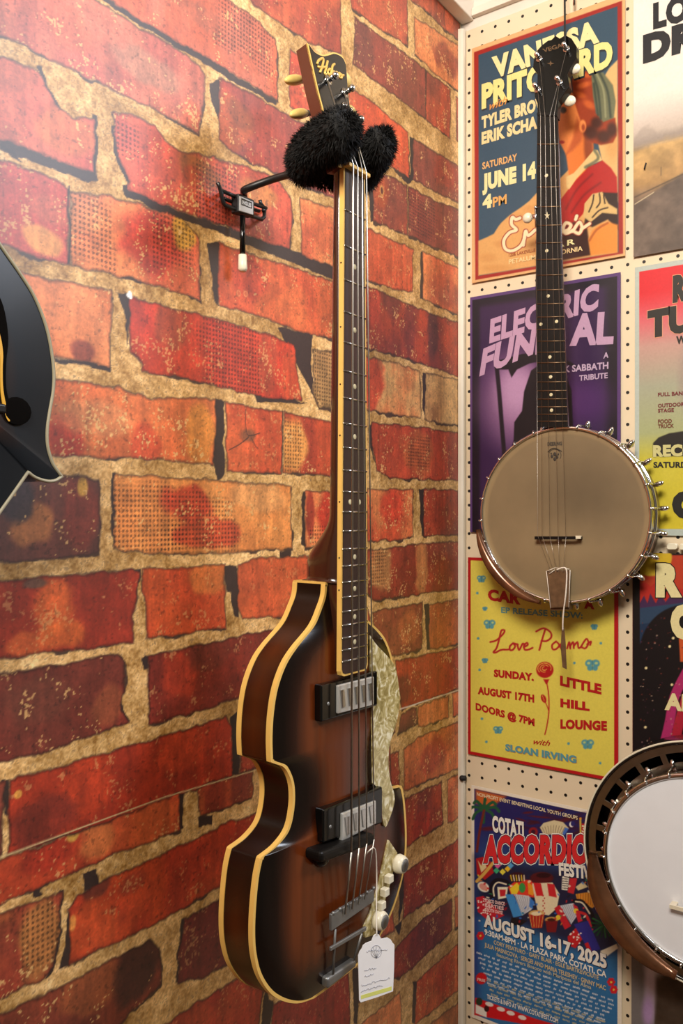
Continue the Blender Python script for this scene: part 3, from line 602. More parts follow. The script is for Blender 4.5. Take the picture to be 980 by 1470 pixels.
P.text('PETALUMA, CALIFORNIA', (730, 379), (836, 359.5), (730, 372.5), (232, 204, 150), .02)
P.finish('concert_poster', 'blue red-bordered concert poster with a woman in a headscarf, behind the banjo neck')

# purple funeral poster -------------------------------------------------------------------------------
a = px_rect((674.5, 427), (890.5, 386)); b = px_rect((677, 762), (890.5, 386))
P = Poster(a[0], a[1], R(677, 764, PO)[2], a[3], (78, 50, 104))
P.C[:] = np.array([84, 56, 110.]); FX, FZ_ = P.FX, P.FZ
inn = ((FX > .018) & (FX < .978) & (FZ_ > .013))[..., None]
P.C = np.where(inn, np.array([24, 16, 30.]), P.C)
inn = sstep(.05, .09, FX)*sstep(.95, .88, FX)*sstep(.03, .06, FZ_)
P.C += (np.array([50, 26, 66.])-P.C)*inn[..., None]
P.ell(740, 575, 48, 62, (138, 98, 138), .6, .95); P.ell(742, 560, 26, 36, (186, 146, 184), .7, .8); P.ell(840, 575, 34, 30, (84, 44, 104), .8, .7)
P.poly([(762, 532), (772, 525), (805, 520), (820, 560), (826, 700), (718, 700), (737, 632), (738, 606), (749, 590), (752, 562)], (16, 11, 20), 1)
P.poly(S([(190, 545), (270, 524), (350, 502), (432, 494), (500, 500), (620, 545), (700, 600), (600, 560), (500, 540), (430, 548), (390, 556), (320, 590), (290, 635), (272, 590), (205, 590)], 660, 380, 3.92), (20, 13, 24), 1)
P.line([(712, 520), (716, 560), (720, 610), (724, 660), (725, 700)], 6, (20, 13, 24), .95, 1.2)
mv = (184, 148, 178)
P.text('ELECTRIC', (702, 491), (858, 441), (704, 456), mv, .05)
P.text('FUN', (688, 538), (765, 506), (694, 498), mv, .05)
P.text('ER', (768, 507), (812, 498), (770, 470), mv, .05)
P.text('AL', (817, 494), (880, 491), (820, 448), mv, .05)
P.text('A', (865.5, 514.5), (873, 513), (866, 506), (184, 160, 186), .03)
P.text('BLACK SABBATH', (781, 537), (873, 529), (781, 527.5), (184, 160, 186), .03)
P.text('TRIBUTE', (831, 546.5), (872, 542.5), (831, 538.5), (184, 160, 186), .03)
P.finish('concert_poster', 'dark purple poster with a hooded scythe figure, behind the banjo neck')

# yellow poster ---------------------------------------------------------------------------------------
a = px_rect((671.5, 800), (887, 1123)); b = px_rect((674, 1086), (887, 1123))
P = Poster(a[0], a[1], b[2], a[3], (176, 22, 28))
q = [R(*c, PO) for c in ((676.5, 806), (881, 786), (881, 1113), (678.5, 1081))]
P.C = np.where(((P.FX > .022) & (P.FX < .975) & (P.FZ > .017) & (P.FZ < .983))[..., None], np.array([216, 200, 84.]), P.C)
cx_ = lambda x, y: (655+x/3.92, 780+y/3.92)
red = (172, 26, 28); teal = (84, 146, 156)
def butterfly(x, y, r):
    x, y = cx_(x, y); r = r/3.92
    for sx in (-1, 1):
        P.ell(x+sx*r*.55, y-r*.3, r*.62, r*.55, teal, .2, 1, sx*.5); P.ell(x+sx*r*.42, y+r*.45, r*.42, r*.45, teal, .2)
    if r > 5:
        for sx in (-1, 1): P.ell(x+sx*r*.6, y-r*.3, r*.25, r*.2, (200, 206, 120), .4, .8)
    P.line([(x, y-r*.7), (x, y+r*.8)], 1.0, (60, 110, 126))
for a_ in ((140, 200, 22), (160, 368, 13), (186, 455, 29), (775, 470, 18), (765, 685, 36), (160, 660, 16), (234, 1050, 24), (738, 1130, 31)): butterfly(*a_)
for a_ in ((117, 280), (122, 535), (130, 712), (812, 562), (663, 673), (143, 987), (168, 1117), (630, 1127), (808, 1237)):
    x, y = cx_(*a_); P.ell(x, y, 1.9, 1.9, teal, .3)
LP = [[(190, 555), (225, 545), (262, 510), (270, 490), (252, 492), (240, 540), (225, 590), (208, 612), (222, 614), (250, 600), (292, 598)], [(318, 562), (300, 580), (302, 600), (318, 598), (330, 578), (318, 562), (345, 570)], [(342, 568), (352, 600), (372, 565), (384, 572)],
      [(378, 585), (400, 572), (396, 560), (380, 575), (384, 598), (405, 598), (428, 588)], [(500, 482), (482, 540), (466, 600)], [(448, 496), (490, 478), (528, 500), (532, 530), (505, 550), (478, 548)], [(560, 552), (538, 572), (542, 596), (562, 594), (578, 572), (560, 552)],
      [(584, 584), (604, 570), (600, 556), (586, 572), (590, 594), (610, 594)], [(622, 592), (634, 556), (640, 592)], [(638, 580), (656, 556), (660, 590)], [(660, 578), (680, 556), (686, 588), (700, 584)], [(700, 582), (730, 538), (742, 562), (726, 590), (706, 586)], [(735, 568), (756, 552), (752, 572)]]
for s_ in LP: P.line([cx_(*c) for c in s_], 2.6, (168, 28, 34))
x, y = cx_(497, 712); P.ell(x, y, 12.4, 11.6, red, .08)
for k in range(3):
    r_ = 3.2+k*3.2; P.line([(x+r_*math.cos(t)-.5, y-2+r_*.8*math.sin(t)) for t in np.linspace(.4+k, 4.6+k, 9)], .9, (226, 190, 80))
P.poly([cx_(*c) for c in ((488, 765), (522, 765), (510, 792), (502, 792))], red)
P.line([cx_(*c) for c in ((507, 780), (518, 850), (519, 950), (508, 1030), (497, 1075))], 1.7, red)
P.line([cx_(*c) for c in ((518, 940), (505, 905), (495, 890))], 1.3, red); x, y = cx_(490, 874); P.ell(x, y, 3.6, 6.4, red, .12, 1, -.4); P.line([(x-2, y-5), (x+1, y+3)], .7, (226, 190, 80))
P.text('CAR', (700, 860.5), (747, 867), (700, 844), red, .06)
P.text('A', (838, 872.5), (853, 874), (838, 859), red, .06)
P.text('EP RELEASE SHOW:', (719, 879.5), (836, 888), (719, 871), (92, 148, 150), .03)
P.text('SUNDAY,', (708.5, 971), (766, 977), (708.5, 960), red, .06)
P.text('AUGUST 17TH', (685.5, 995.5), (766.5, 1008), (685.5, 984.5), red, .06)
P.text('DOORS @ 7PM', (682.5, 1018.5), (767, 1042), (682.5, 1008), red, .05)
P.text('LITTLE', (803.5, 983), (863, 996), (803.5, 968.5), red, .06)
P.text('HILL', (804, 1014), (846, 1020), (804, 1001.5), red, .06)
P.text('LOUNGE', (804, 1045), (871, 1048), (804, 1031.5), red, .06)
P.text('with', (765, 1068), (789, 1071), (766, 1060), red, .01, shear=.35)
P.text('SLOAN IRVING', (725.6, 1077.6), (827.6, 1095.6), (725.6, 1067.6), (186, 120, 90), .05)
P.text('SLOAN IRVING', (725, 1077), (827, 1095), (725, 1067), teal, .05)
P.finish('concert_poster', 'yellow red-bordered poster with a rose and butterflies, below the hanging banjo')

# accordion festival poster ---------------------------------------------------------------------------
a = px_rect((676.5, 1127), (892, 1190)); b = px_rect((679, 1461), (892, 1190))
P = Poster(a[0], a[1], R(679, 1461, PO)[2], a[3], (232, 222, 206))
FX, FZ_ = P.FX, P.FZ
inn = ((FX > .02) & (FX < .975) & (FZ_ > .012) & (FZ_ < .985))[..., None]
t = FZ_[..., None]; bgc = np.array([38, 34, 92.])*(1-sstep(.1, .45, t))+np.array([48, 108, 160.])*sstep(.1, .45, t)
bgc = bgc+(np.array([40, 46, 120.])-bgc)*sstep(.1, .0, FX)[..., None]*.8
P.C = np.where(inn, bgc, P.C)
cx4 = lambda x, y: (660+x/3.92, 1110+y/3.92)
def p4(pts, col, soft=.7, a=1): P.poly([cx4(*c) for c in pts], col, soft, a)
def e4(x, y, rx, ry, col, ang=0, soft=.15, a=1): x, y = cx4(x, y); P.ell(x, y, rx/3.92, ry/3.92, col, soft, a, ang)
def l4(pts, wd, col): P.line([cx4(*c) for c in pts], wd/3.92, col)
p4([(88, 92), (260, 130), (180, 190), (90, 170)], (196, 96, 44), 3)
for k in range(8): l4([(135, 200), (135+60*math.cos(k*.8), 200+45*math.sin(k*.8)-8), (135+85*math.cos(k*.8), 215+62*math.sin(k*.8))], 16, (34, 86, 56))
l4([(135, 210), (110, 330), (95, 440)], 14, (110, 40, 36))
for k in range(26):
    e4(rg.uniform(110, 720), rg.uniform(215, 330), rg.uniform(30, 70), rg.uniform(5, 12), [(70, 22, 36), (96, 26, 34), (56, 26, 60)][k % 3], rg.uniform(-.3, .3), .5, .8)
e4(412, 330, 26, 26, (140, 30, 38)); e4(412, 330, 12, 12, (60, 20, 40))
p4([(450, 305), (470, 280), (530, 264), (580, 276), (612, 310), (585, 345), (520, 345), (470, 345)], (214, 198, 158))
for k in range(9): l4([(462+k*16, 292-abs(k-4)*-3), (480+k*11, 342)], 3, (130, 110, 90))
p4([(592, 305), (612, 312), (588, 348), (575, 340)], (70, 110, 190))
e4(628, 288, 13, 16, (236, 228, 220)); e4(635, 284, 12, 15, (44, 40, 104))
p4([(672, 262), (682, 262), (682, 350), (674, 350)], (222, 190, 70)); p4([(684, 282), (735, 290), (735, 352), (684, 345)], (190, 34, 44)); e4(678, 255, 7, 7, (222, 150, 60))
p4([(88, 470), (250, 500), (560, 540), (740, 590), (890, 760), (890, 1000), (780, 1030), (600, 960), (430, 890), (280, 830), (100, 790)], (30, 26, 52), 12, .9)
# instruments and flags
cols = [(204, 40, 44), (232, 200, 60), (46, 150, 90), (50, 104, 190), (240, 226, 196), (220, 120, 44), (30, 26, 40), (150, 26, 40)]
p4([(90, 480), (130, 470), (175, 500), (190, 560), (140, 600), (95, 570)], (176, 30, 34)); p4([(100, 490), (120, 520), (135, 480), (150, 530), (120, 560)], (226, 206, 150))
l4([(95, 608), (140, 560), (186, 505)], 18, (216, 170, 84))
for k, (x, y) in enumerate(((212, 520), (240, 555), (268, 538), (232, 500), (205, 548), (285, 520))): p4([(x-18, y), (x, y-18), (x+18, y), (x, y+18)], [(220, 90, 150), (232, 214, 70), (240, 190, 40), (240, 226, 200), (60, 170, 120), (90, 160, 210)][k])
e4(132, 640, 36, 26, (240, 232, 216), .6); e4(132, 640, 26, 17, (206, 70, 60), .6, .2, .5)
p4([(90, 700), (130, 690), (250, 800), (170, 840), (100, 780)], (196, 34, 50))
for k in range(20): e4(rg.uniform(100, 190), rg.uniform(705, 800), 5, 5, (240, 214, 204))
l4([(180, 700), (172, 640), (205, 600), (262, 610), (290, 640)], 18, (22, 18, 30)); l4([(192, 690), (188, 645), (212, 615), (260, 625)], 8, (236, 220, 186))
p4([(210, 640), (270, 640), (262, 700), (215, 710)], (236, 226, 196)); p4([(222, 655), (258, 655), (254, 690), (226, 694)], (196, 40, 48))
p4([(270, 640), (320, 600), (400, 600), (440, 660), (420, 700), (340, 690), (290, 690)], (224, 60, 40)); p4([(280, 650), (320, 615), (340, 640), (320, 680), (290, 680)], (240, 206, 50)); e4(350, 645, 18, 28, (60, 150, 70)); p4([(380, 610), (430, 650), (410, 690), (385, 680)], (240, 150, 40))
e4(322, 585, 48, 28, (60, 22, 30)); 
for k in range(6): l4([(285+k*15, 575), (292+k*14, 605)], 6, cols[(k*3+1) % 6])
e4(460, 590, 66, 34, (84, 24, 30)); e4(470, 575, 40, 14, (46, 14, 22))
p4([(405, 620), (520, 615), (560, 680), (545, 760), (500, 800), (440, 790), (420, 700)], (232, 214, 178)); p4([(412, 615), (455, 620), (470, 690), (430, 690)], (210, 36, 44)); p4([(490, 620), (530, 625), (545, 700), (500, 690)], (206, 40, 48))
for k in range(8): e4(468+(k % 2)*8, 690+k*14, 4, 5, (190, 30, 40))
p4([(255, 682), (300, 680), (355, 800), (300, 812)], (64, 140, 206)); p4([(305, 680), (390, 690), (420, 740), (400, 770), (350, 800)], (206, 206, 214))
for k in range(7): l4([(312+k*13, 684+k*3), (352+k*7, 796-k*6)], 2.6, (140, 140, 150))
p4([(395, 700), (420, 725), (410, 765), (388, 750)], (60, 120, 200))
e4(430, 790, 44, 20, (214, 170, 100)); p4([(385, 795), (475, 795), (462, 870), (405, 872)], (176, 40, 34)); e4(430, 790, 30, 12, (240, 220, 180))
for k in range(5): l4([(392+k*19, 800), (404+k*13, 866)], 3, (226, 180, 90))
e4(515, 825, 38, 17, (200, 150, 84)); p4([(480, 830), (550, 830), (540, 895), (490, 895)], (120, 26, 32)); e4(515, 825, 24, 9, (70, 30, 24))
p4([(530, 760), (560, 740), (625, 860), (590, 880)], (196, 34, 48)); p4([(562, 745), (640, 730), (660, 800), (625, 850)], (204, 204, 212)); p4([(635, 735), (660, 750), (690, 830), (665, 840)], (200, 36, 52))
for k in range(6): l4([(574+k*12, 742), (622+k*6, 842-k*8)], 2.6, (130, 130, 140))
for x, y in ((552, 812), (652, 775), (745, 630)): e4(x, y, 14, 14, (236, 200, 60))
p4([(575, 580), (615, 580), (605, 660), (572, 655)], (240, 232, 214))
for k in range(5): l4([(578, 594+k*13), (606, 596+k*13)], 4, (26, 22, 30))
p4([(618, 590), (660, 590), (640, 680), (605, 670)], (196, 40, 50)); p4([(690, 610), (720, 640), (665, 660), (650, 640)], (214, 196, 150))
p4([(650, 680), (780, 660), (785, 720), (745, 760), (660, 715)], (214, 140, 50))
for k in range(8): l4([(662+k*15, 680-k*2), (664+k*14, 715+k*5)], 3, (150, 80, 30))
l4([(640, 720), (690, 725), (740, 790), (752, 850)], 22, (20, 16, 26)); l4([(650, 722), (690, 732), (730, 790)], 8, (236, 222, 190)); l4([(660, 780), (710, 800), (740, 880)], 16, (196, 40, 46))
for k in range(18):
    an = k*.36; l4([(810, 850), (810+70*math.cos(an), 850+75*math.sin(an))], 9, [(26, 78, 48), (40, 104, 60), (20, 56, 40)][k % 3])
p4([(605, 920), (660, 860), (705, 910), (650, 985), (610, 970)], (196, 34, 40)); p4([(640, 850), (720, 830), (790, 990), (730, 1010)], (46, 44, 130)); p4([(700, 960), (720, 950), (745, 1010), (725, 1010)], (196, 34, 40))
for k in range(12): e4(rg.uniform(620, 690), rg.uniform(890, 960), 5, 5, (240, 214, 204))
p4([(790, 1000), (880, 960), (890, 985), (820, 1035), (795, 1030)], (226, 214, 190))
p4([(290, 810), (380, 830), (340, 860), (280, 850)], (30, 24, 30))
for k in range(60):
    x = rg.uniform(100, 740); y = rg.uniform(560, 850); e4(x, y, rg.uniform(4, 12), rg.uniform(3, 8), cols[rg.integers(8)], rg.uniform(0, 3), .3, .85)
for x, y in ((115, 915), (850, 1175), (865, 1218)):
    for k in range(6): e4(x+13*math.cos(k*1.05), y+15*math.sin(k*1.05), 10, 10, (204, 36, 46))
    e4(x, y, 6, 6, (236, 196, 70))
p4([(86, 1262), (250, 1318), (420, 1380), (560, 1420), (560, 1450), (80, 1360)], (206, 26, 34)); e4(108, 1285, 18, 22, (44, 60, 44)); p4([(88, 1300), (150, 1330), (150, 1375), (88, 1350)], (238, 230, 222)); e4(150, 1325, 14, 18, (60, 24, 28))
for x, y in ((165, 1300), (230, 1328), (285, 1350), (350, 1375)): e4(x, y, 24, 12, (236, 222, 214), .3)
wh = (238, 232, 222); tt = (214, 190, 140); T = P.text
def t4(s, a_, b_, c_, col, bold, **k): T(s, cx4(*a_), cx4(*b_), cx4(*c_), col, bold, **k)
t4('NON-PROFIT EVENT BENEFITING LOCAL YOUTH GROUPS', (95, 126), (662, 262), (95, 106), (226, 208, 170), .02)
t4('COTATI', (184, 326), (362, 366), (182, 232), (30, 20, 40), .05, out=.02); t4('COTATI', (182, 324), (360, 364), (180, 230), wh, .05)
t4('ACCORDION', (132, 494), (812, 500), (136, 340), wh, .06, out=.045); t4('ACCORDION', (132, 494), (812, 500), (136, 340), (60, 24, 60), .06, out=.018); t4('ACCORDION', (132, 494), (812, 500), (136, 340), (212, 44, 48), .06)
t4('FESTIVAL', (558, 574), (812, 606), (556, 500), (26, 20, 44), .05, out=.02); t4('FESTIVAL', (557, 571), (810, 603), (555, 498), wh, .05)
t4('34', (685, 330), (730, 338), (685, 290), (226, 208, 176), .03)
for k, s_ in enumerate(('ZYDECO DANCE', 'PARTIES', 'BOTH DAYS!')): t4(s_, (128+k*12, 722+k*28), (252-k*6, 745+k*25), (128+k*12, 702+k*28), (240, 200, 196), .03)
t4('AUGUST 16-17, 2025', (137, 862), (829, 1100), (135, 787), (26, 22, 60), .05, out=.02); t4('AUGUST 16-17, 2025', (134, 859), (826, 1097), (132, 785), wh, .05)
t4('9:30AM-8PM \u00b7 LA PLAZA PARK, COTATI, CA', (138, 906), (824, 1150), (138, 874), wh, .03)
t4('CORY PESATURO \u00b7 GARY BLAIR \u00b7 EGLE BARTKEVICIUTE', (190, 961), (780, 1162), (190, 938), tt, .02)
t4('JULIA MASNICOVA \u00b7 SERGEI AND MARIA TELESHEV \u00b7 GINNY MAC', (138, 976), (820, 1222), (138, 952), tt, .02)
t4('featuring Rivers Bosoco with Mariposa del Alma', (205, 1028), (738, 1216), (205, 1008), (200, 190, 160), .015)
for k in range(7):                        # billing lines too small to read: rows of word-long strokes
    xa = 92+k*10; xb = 878-k*9; ya = 1008+k*25; x = xa
    while x < xb-25:
        ln = min(rg.uniform(18, 52), xb-x); f = lambda x_: ya+(x_-90)*0.352
        for j in range(int(ln/8)): e4(x+4+j*8, f(x+4+j*8)+rg.uniform(-1.5, 1.5), 3.4, rg.uniform(4, 6.5), (214, 214, 220), rg.uniform(-.4, .4), .4)
        x += ln+10
for k in range(4):
    xa = 150+k*8; ya = 1165+k*23; x = xa
    while x < 800-k*40:
        ln = rg.uniform(24, 60); f = lambda x_: ya+(x_-150)*0.352
        for j in range(int(ln/8)): e4(x+4+j*8, f(x+4+j*8)+rg.uniform(-1.5, 1.5), 3.2, rg.uniform(4, 6), (196, 180, 140), rg.uniform(-.4, .4), .4)
        x += ln+9
t4('TICKETS & INFO AT WWW.COTATIFEST.COM', (152, 1268), (552, 1408), (152, 1242), wh, .025)
e4(120, 1155, 31, 33, (208, 28, 38)); t4('FREE', (98, 1166), (142, 1176), (98, 1150), (240, 190, 186), .04)
P.finish('festival_poster', 'busy blue festival poster of accordions and drums, lowest beside the corner')

# right-hand column -----------------------------------------------------------------------------------
xr = 0.580
q = R(909, 369, PO); P = Poster(q[0], xr, q[2], q[2]+0.432, (226, 220, 214))
z = P.FZ; ramp = lambda f, st: np.stack([np.interp(f, [s_[0] for s_ in st], [s_[1][c] for s_ in st]) for c in range(3)], -1)
nzz = (fbm(P.X*1000, P.Z*1000, 1/18.0, 61, 4)-.5)
P.C = ramp(z+nzz*.02, [(0, (228, 222, 216)), (.42, (226, 218, 208)), (.50, (206, 194, 184)), (.56, (186, 172, 160)), (.585, (150, 138, 128)), (.60, (156, 138, 116)), (.615, (184, 150, 98)), (.74, (160, 126, 80)), (.78, (120, 98, 76)), (.82, (104, 88, 74)), (1, (92, 76, 64))])
hz = .55+.03*np.sin(P.X*90)+nzz*.05; k = sstep(0, .02, z-hz)*sstep(.60, .59, z)*.5; P.C += (np.array([150, 138, 130.])-P.C)*k[..., None]
rd_ = sstep(0, .02, z-(.80-.28*P.FX)); P.C += (np.array([98, 84, 74.])-P.C)*rd_[..., None]
P.C *= (1+nzz*np.where(z > .6, .5, .05))[..., None]
P.line([(911, 293), (938, 276)], 1.2, (200, 184, 150), .9); P.line([(911, 283), (980, 250)], 2.2, (70, 58, 46), .6); P.line([(948.5, 240), (948.5, 252)], .9, (90, 78, 60))
P.text('LO', (937, 40), (988, 26), (937, 2), (24, 24, 30), .06)
P.text('DR', (922.5, 88.5), (1003, 65), (922.5, 47), (24, 24, 30), .07)
P.finish('concert_poster', 'pale poster of a desert road, topmost of the right-hand column')
q = R(911, 384, PO); q2 = R(913, 768, PO); P = Poster(q[0], xr, q2[2], q[2], (176, 186, 178))
z = P.FZ
art = ramp(z, [(0, (206, 36, 44)), (.10, (206, 36, 46)), (.20, (206, 96, 104)), (.30, (186, 146, 136)), (.45, (158, 160, 138)), (.62, (160, 166, 120)), (.72, (196, 184, 60)), (1, (206, 186, 44))])
P.C = np.where(((P.FX > .025) & (z > .018) & (z < .975))[..., None], art, P.C)
P.poly([(937, 655), (937, 636), (945, 628), (960, 622), (980, 619), (1000, 618), (1010, 655)], (34, 32, 28), 1); P.ell(985, 545, 12, 40, (150, 130, 124), .6, .5)
bkk = (34, 32, 28)
P.text('R', (965, 432), (986, 428), (965.5, 392.5), (214, 150, 110), .07, out=.02); P.text('R', (965, 432), (986, 428), (965.5, 392.5), bkk, .07)
P.text('TU', (929, 483), (993, 472), (929, 443), (214, 150, 120), .07, out=.02); P.text('TU', (929, 483), (993, 472), (929, 443), bkk, .07)
P.text('W', (970, 494), (985, 492), (970, 482), bkk, .05)
P.text('FULL BAND', (944, 569), (986, 566.5), (944, 563.5), (110, 40, 44), .04); P.text('OUTDOOR', (944, 585), (982, 582.5), (944, 579.5), (110, 40, 44), .04); P.text('STAGE', (944, 592), (967, 591), (944, 586.5), (110, 40, 44), .04)
P.text('FOOD', (944, 608), (964, 607), (944, 602), (110, 60, 44), .04); P.text('TRUCK', (944, 614.5), (967, 613.5), (944, 609), (110, 60, 44), .04)
P.poly([(936, 656), (936, 637), (1008, 632), (1008, 652)], (176, 172, 96), .8, .0)
P.text('RECO', (937, 655), (999, 653), (937, 638), (196, 190, 130), .06); P.text('SATURDAY', (937.5, 671), (1004, 671), (937.5, 662.5), bkk, .04)
P.text('O', (964, 740), (1008, 742), (964, 700), bkk, .09)
P.finish('festival_poster', 'poster fading from red to yellow, right of the hanging banjo')
q = R(907.5, 793, PO); P = Poster(q[0], xr, q[2]-0.432, q[2], (24, 18, 20))
P.C = np.where((P.FX < .02)[..., None], np.array([96, 24, 44.]), P.C)
P.poly([(918, 797), (1100, 797), (1100, 900), (918, 880)], (180, 60, 36), .8); P.ell(934, 800, 30, 27, (206, 172, 40), .05)
P.poly([(918, 838), (926, 836), (934, 842), (942, 834), (952, 845), (960, 838), (980, 846), (1010, 840), (1010, 920), (918, 900)], (176, 42, 34), .8)
P.poly([(918, 866), (924, 855), (929, 866), (933, 852), (941, 866), (948, 852), (955, 864), (962, 855), (1000, 860), (1000, 900), (918, 900)], (66, 40, 76), .8)
P.poly([(918, 873), (990, 864), (990, 920), (918, 930)], (44, 66, 92), .8); P.poly([(918, 896), (950, 892), (950, 930), (918, 930)], (30, 50, 78), .8)
P.poly([(908, 797), (918, 797), (918, 1110), (908, 1110)], (20, 16, 18), .8)
P.ell(985, 940, 68, 72, (20, 15, 18), .02); P.poly([(909, 925), (1060, 925), (1060, 1110), (909, 1110)], (20, 15, 18), 1)
P.line([(950, 1080), (960, 1040), (968, 1000), (985, 965)], 14, (176, 44, 104), .95, 1); P.line([(966, 1080), (974, 1040), (985, 1000)], 14, (176, 34, 56), .95, 1)
P.poly([(974, 915), (990, 912), (990, 950), (976, 950)], (196, 84, 40), 1)
for k in range(90):
    P.ell(rg.uniform(918, 985), rg.uniform(885, 1070), rg.uniform(.5, 1.3), rg.uniform(.5, 1.4), [(120, 50, 40), (80, 40, 60), (190, 160, 140)][rg.integers(3)], .5, .7)
for x, y in ((961, 928), (927, 959), (964, 983), (926, 1044), (966, 916)): P.ell(x, y, 1.9, 1.9, (232, 214, 160), .4)
P.text('R', (941, 853), (979, 853), (941.5, 804), (30, 20, 20), .08, out=.025); P.text('R', (941, 853), (979, 853), (941.5, 804), (222, 210, 156), .08)
P.text('O', (962, 912), (1002, 914), (962, 862), (222, 210, 156), .09); P.text('AL', (953.5, 1017.5), (994, 1021), (954, 993), (222, 210, 156), .05)
P.finish('concert_poster', 'black starry poster with a sunset corner, right of the yellow poster')
q = R(906, 1125, PO); P = Poster(q[0], xr, q[2]-0.432, q[2]-0.004, (116, 110, 110))
P.C = np.where((P.FX > .13)[..., None], np.array([70, 56, 46.])+(fbm(P.X*1000, P.Z*1000, 1/40.0, 71, 4)-.5)[..., None]*90, P.C)
P.ell(933, 1415, 8, 44, (206, 190, 210), .6, .9); P.ell(941, 1388, 14, 14, (216, 206, 214), .6, .8); P.ell(930, 1452, 8, 22, (176, 140, 196), .6, .8)
P.finish('concert_poster', 'grey photographic poster at the lower right, mostly behind the resonator banjo')
# ------------------------------------------------------------------ violin-shaped bass on the brick wall
DF, DB, TK = 0.180, 0.158, 0.044          # fingerboard face, body edge, body thickness (metres off the wall)
nut0 = (L(488, 243, DF)+L(523, 251, DF))/2; YC = (nut0[1]+(L(490, 970, DF)[1]+L(533, 963, DF)[1])/2)/2
bass = thing('violin_bass', 'dark sunburst violin-shaped bass guitar hanging in front of the printed brick wall', 'bass guitar', (DB, YC, L(422, 1438, DB)[2]))
ax, ay, az = np.eye(3)
def hp(px, py): q = L(px, py, DB); return (YC-q[1], q[2])          # half width, height
sA = spline([hp(*q) for q in ((466, 838), (464.5, 855), (459, 872), (447, 899), (422, 930), (407, 954), (395, 988), (389, 1025), (387, 1062), (388, 1093))], 6)
sB = spline([hp(*q) for q in ((393, 1095), (406, 1100), (414, 1112), (419, 1130), (419, 1158), (412, 1190), (395, 1214), (374, 1231))], 6)
sC = spline([hp(*q) for q in ((373, 1233), (368, 1257), (364, 1294), (362, 1336), (364, 1370), (372, 1401), (388, 1425), (407, 1436), (428, 1438.5), (450, 1431.5))], 6)
zb = sC[-1][1]; tl = sC[-1][0]
tail = [(tl*(1-k/6.0), zb-0.0015*math.sin(k/6.0*math.pi/2)) for k in range(1, 7)]
half = np.vstack([sA, sB, sC, np.array(tail)])                       # (t, z) from the neck joint to the bottom centre
out2 = [(YC-t, z) for t, z in half]+[(YC+t, z) for t, z in half[::-1][1:]]
n = len(out2); mid = half[:, 1]
def amber_glint(z):
    b = 0
    for zc, wv in ((-0.155, .035), (-0.225, .05), (-0.42, .05)): b += math.exp(-((z-zc)/wv)**2)
    return min(b, 1)
# ribs: dark lacquer, with the amber glints of light painted into its colour
V = []; C = []; F = []
for y, z in out2:
    for k in range(5):
        V.append((DB-TK*k/4, y, z)); e = math.sin(math.pi*k/4)
        c = np.array([20, 9, 6.])+(np.array([72, 31, 7.])-np.array([20, 9, 6.]))*amber_glint(z)*(.25+.75*e); C.append(c)
for i in range(n):
    j = (i+1) % n
    for k in range(4): F.append((i*5+k, i*5+k+1, j*5+k+1, j*5+k))
build('ribs', (V, F), M['sideb'], bass, colors=lin(C))
# carved top
def zslices():
    z0, z1 = half[0][1], half[-1][1]; zs = np.concatenate([np.linspace(z0, z1+0.001, 150), z1+0.001-np.array([.0006, .0009, .00099])]); zs = np.unique(np.concatenate([zs, half[:, 1]]))[::-1]; return zs[zs >= z1]
zs = zslices(); ordr = np.argsort(half[:, 1]); wz = np.interp(zs, half[ordr, 1], half[ordr, 0])
NJ = 28; V = []; C = []
ztop, zbot = half[0][1], half[-1][1]
for z, wv in zip(zs, wz):
    for j in range(-NJ//2, NJ//2+1):
        f = j/(NJ/2); ed = (1-abs(f))*wv; ez = min(z-zbot, ztop-z+0.03); ee = min(ed, max(ez, 0))
        rise = 0.011*(1-math.exp(-ee/0.022))*(0.6+0.4*(1-f*f))
        V.append((DB+rise, YC+f*wv, z))
        s_ = float(sstep(0.006, 0.062, ee)); c0 = np.array([15, 8, 6.]); c1 = np.array([42, 17, 9.]); c2 = np.array([88, 38, 12.])
        c = c0+(c1-c0)*min(1, s_*1.6); c = c+(c2-c)*max(0, (s_-.5)*2); C.append(c)
F = grid_faces(len(zs), NJ+1)
build('carved_top', (V, [tuple(f) for f in F[:, ::-1]]), M['burst'], bass, colors=lin(C))
Vb = [(DB-TK, y, z) for y, z in out2]; build('back', (Vb, [tuple(range(n))]), M['neckw'], bass, smooth=False)
# binding round both edges
nor = []
for i in range(n):
    a, b = np.array(out2[i-1]), np.array(out2[(i+1) % n]); d = b-a; d = d/(np.linalg.norm(d)+1e-9); nor.append((d[1], -d[0]))
cen = np.array([YC, (ztop+zbot)/2])
nor = np.array(nor); sg = np.sign(np.sum([np.cross(np.array(out2[i])-cen, np.array(out2[(i+1) % n])-cen) for i in range(n)])); nor = nor*sg
def binding(x0, x1, inn, front):
    V = []; F = []
    for i in range(n):
        p = np.array(out2[i]); po = p+nor[i]*0.0007; pi = p-nor[i]*inn
        xf, xb = (x1, x0) if front else (x0, x1)
        V += [(xb, *po), (xf, *po), (xf, *pi), (xb, *pi)]
    for i in range(n):
        j = (i+1) % n
        for k in range(4): F.append((i*4+k, i*4+(k+1) % 4, j*4+(k+1) % 4, j*4+k))
    return V, F
build('front_binding', binding(DB-0.0047, DB+0.0012, 0.0028, True), M['cream'], bass, smooth=False, label='cream front edge binding')
build('back_binding', binding(DB-TK-0.001, DB-TK+0.0055, 0.0025, False), M['cream'], bass, smooth=False, label='cream rear edge binding')
ht = half[0][0]
build('shoulder_binding', bx(DB-TK, DB+0.001, YC-ht-0.0006, YC+ht+0.0006, ztop-0.0005, ztop+0.0018), M['cream'], bass, smooth=False)
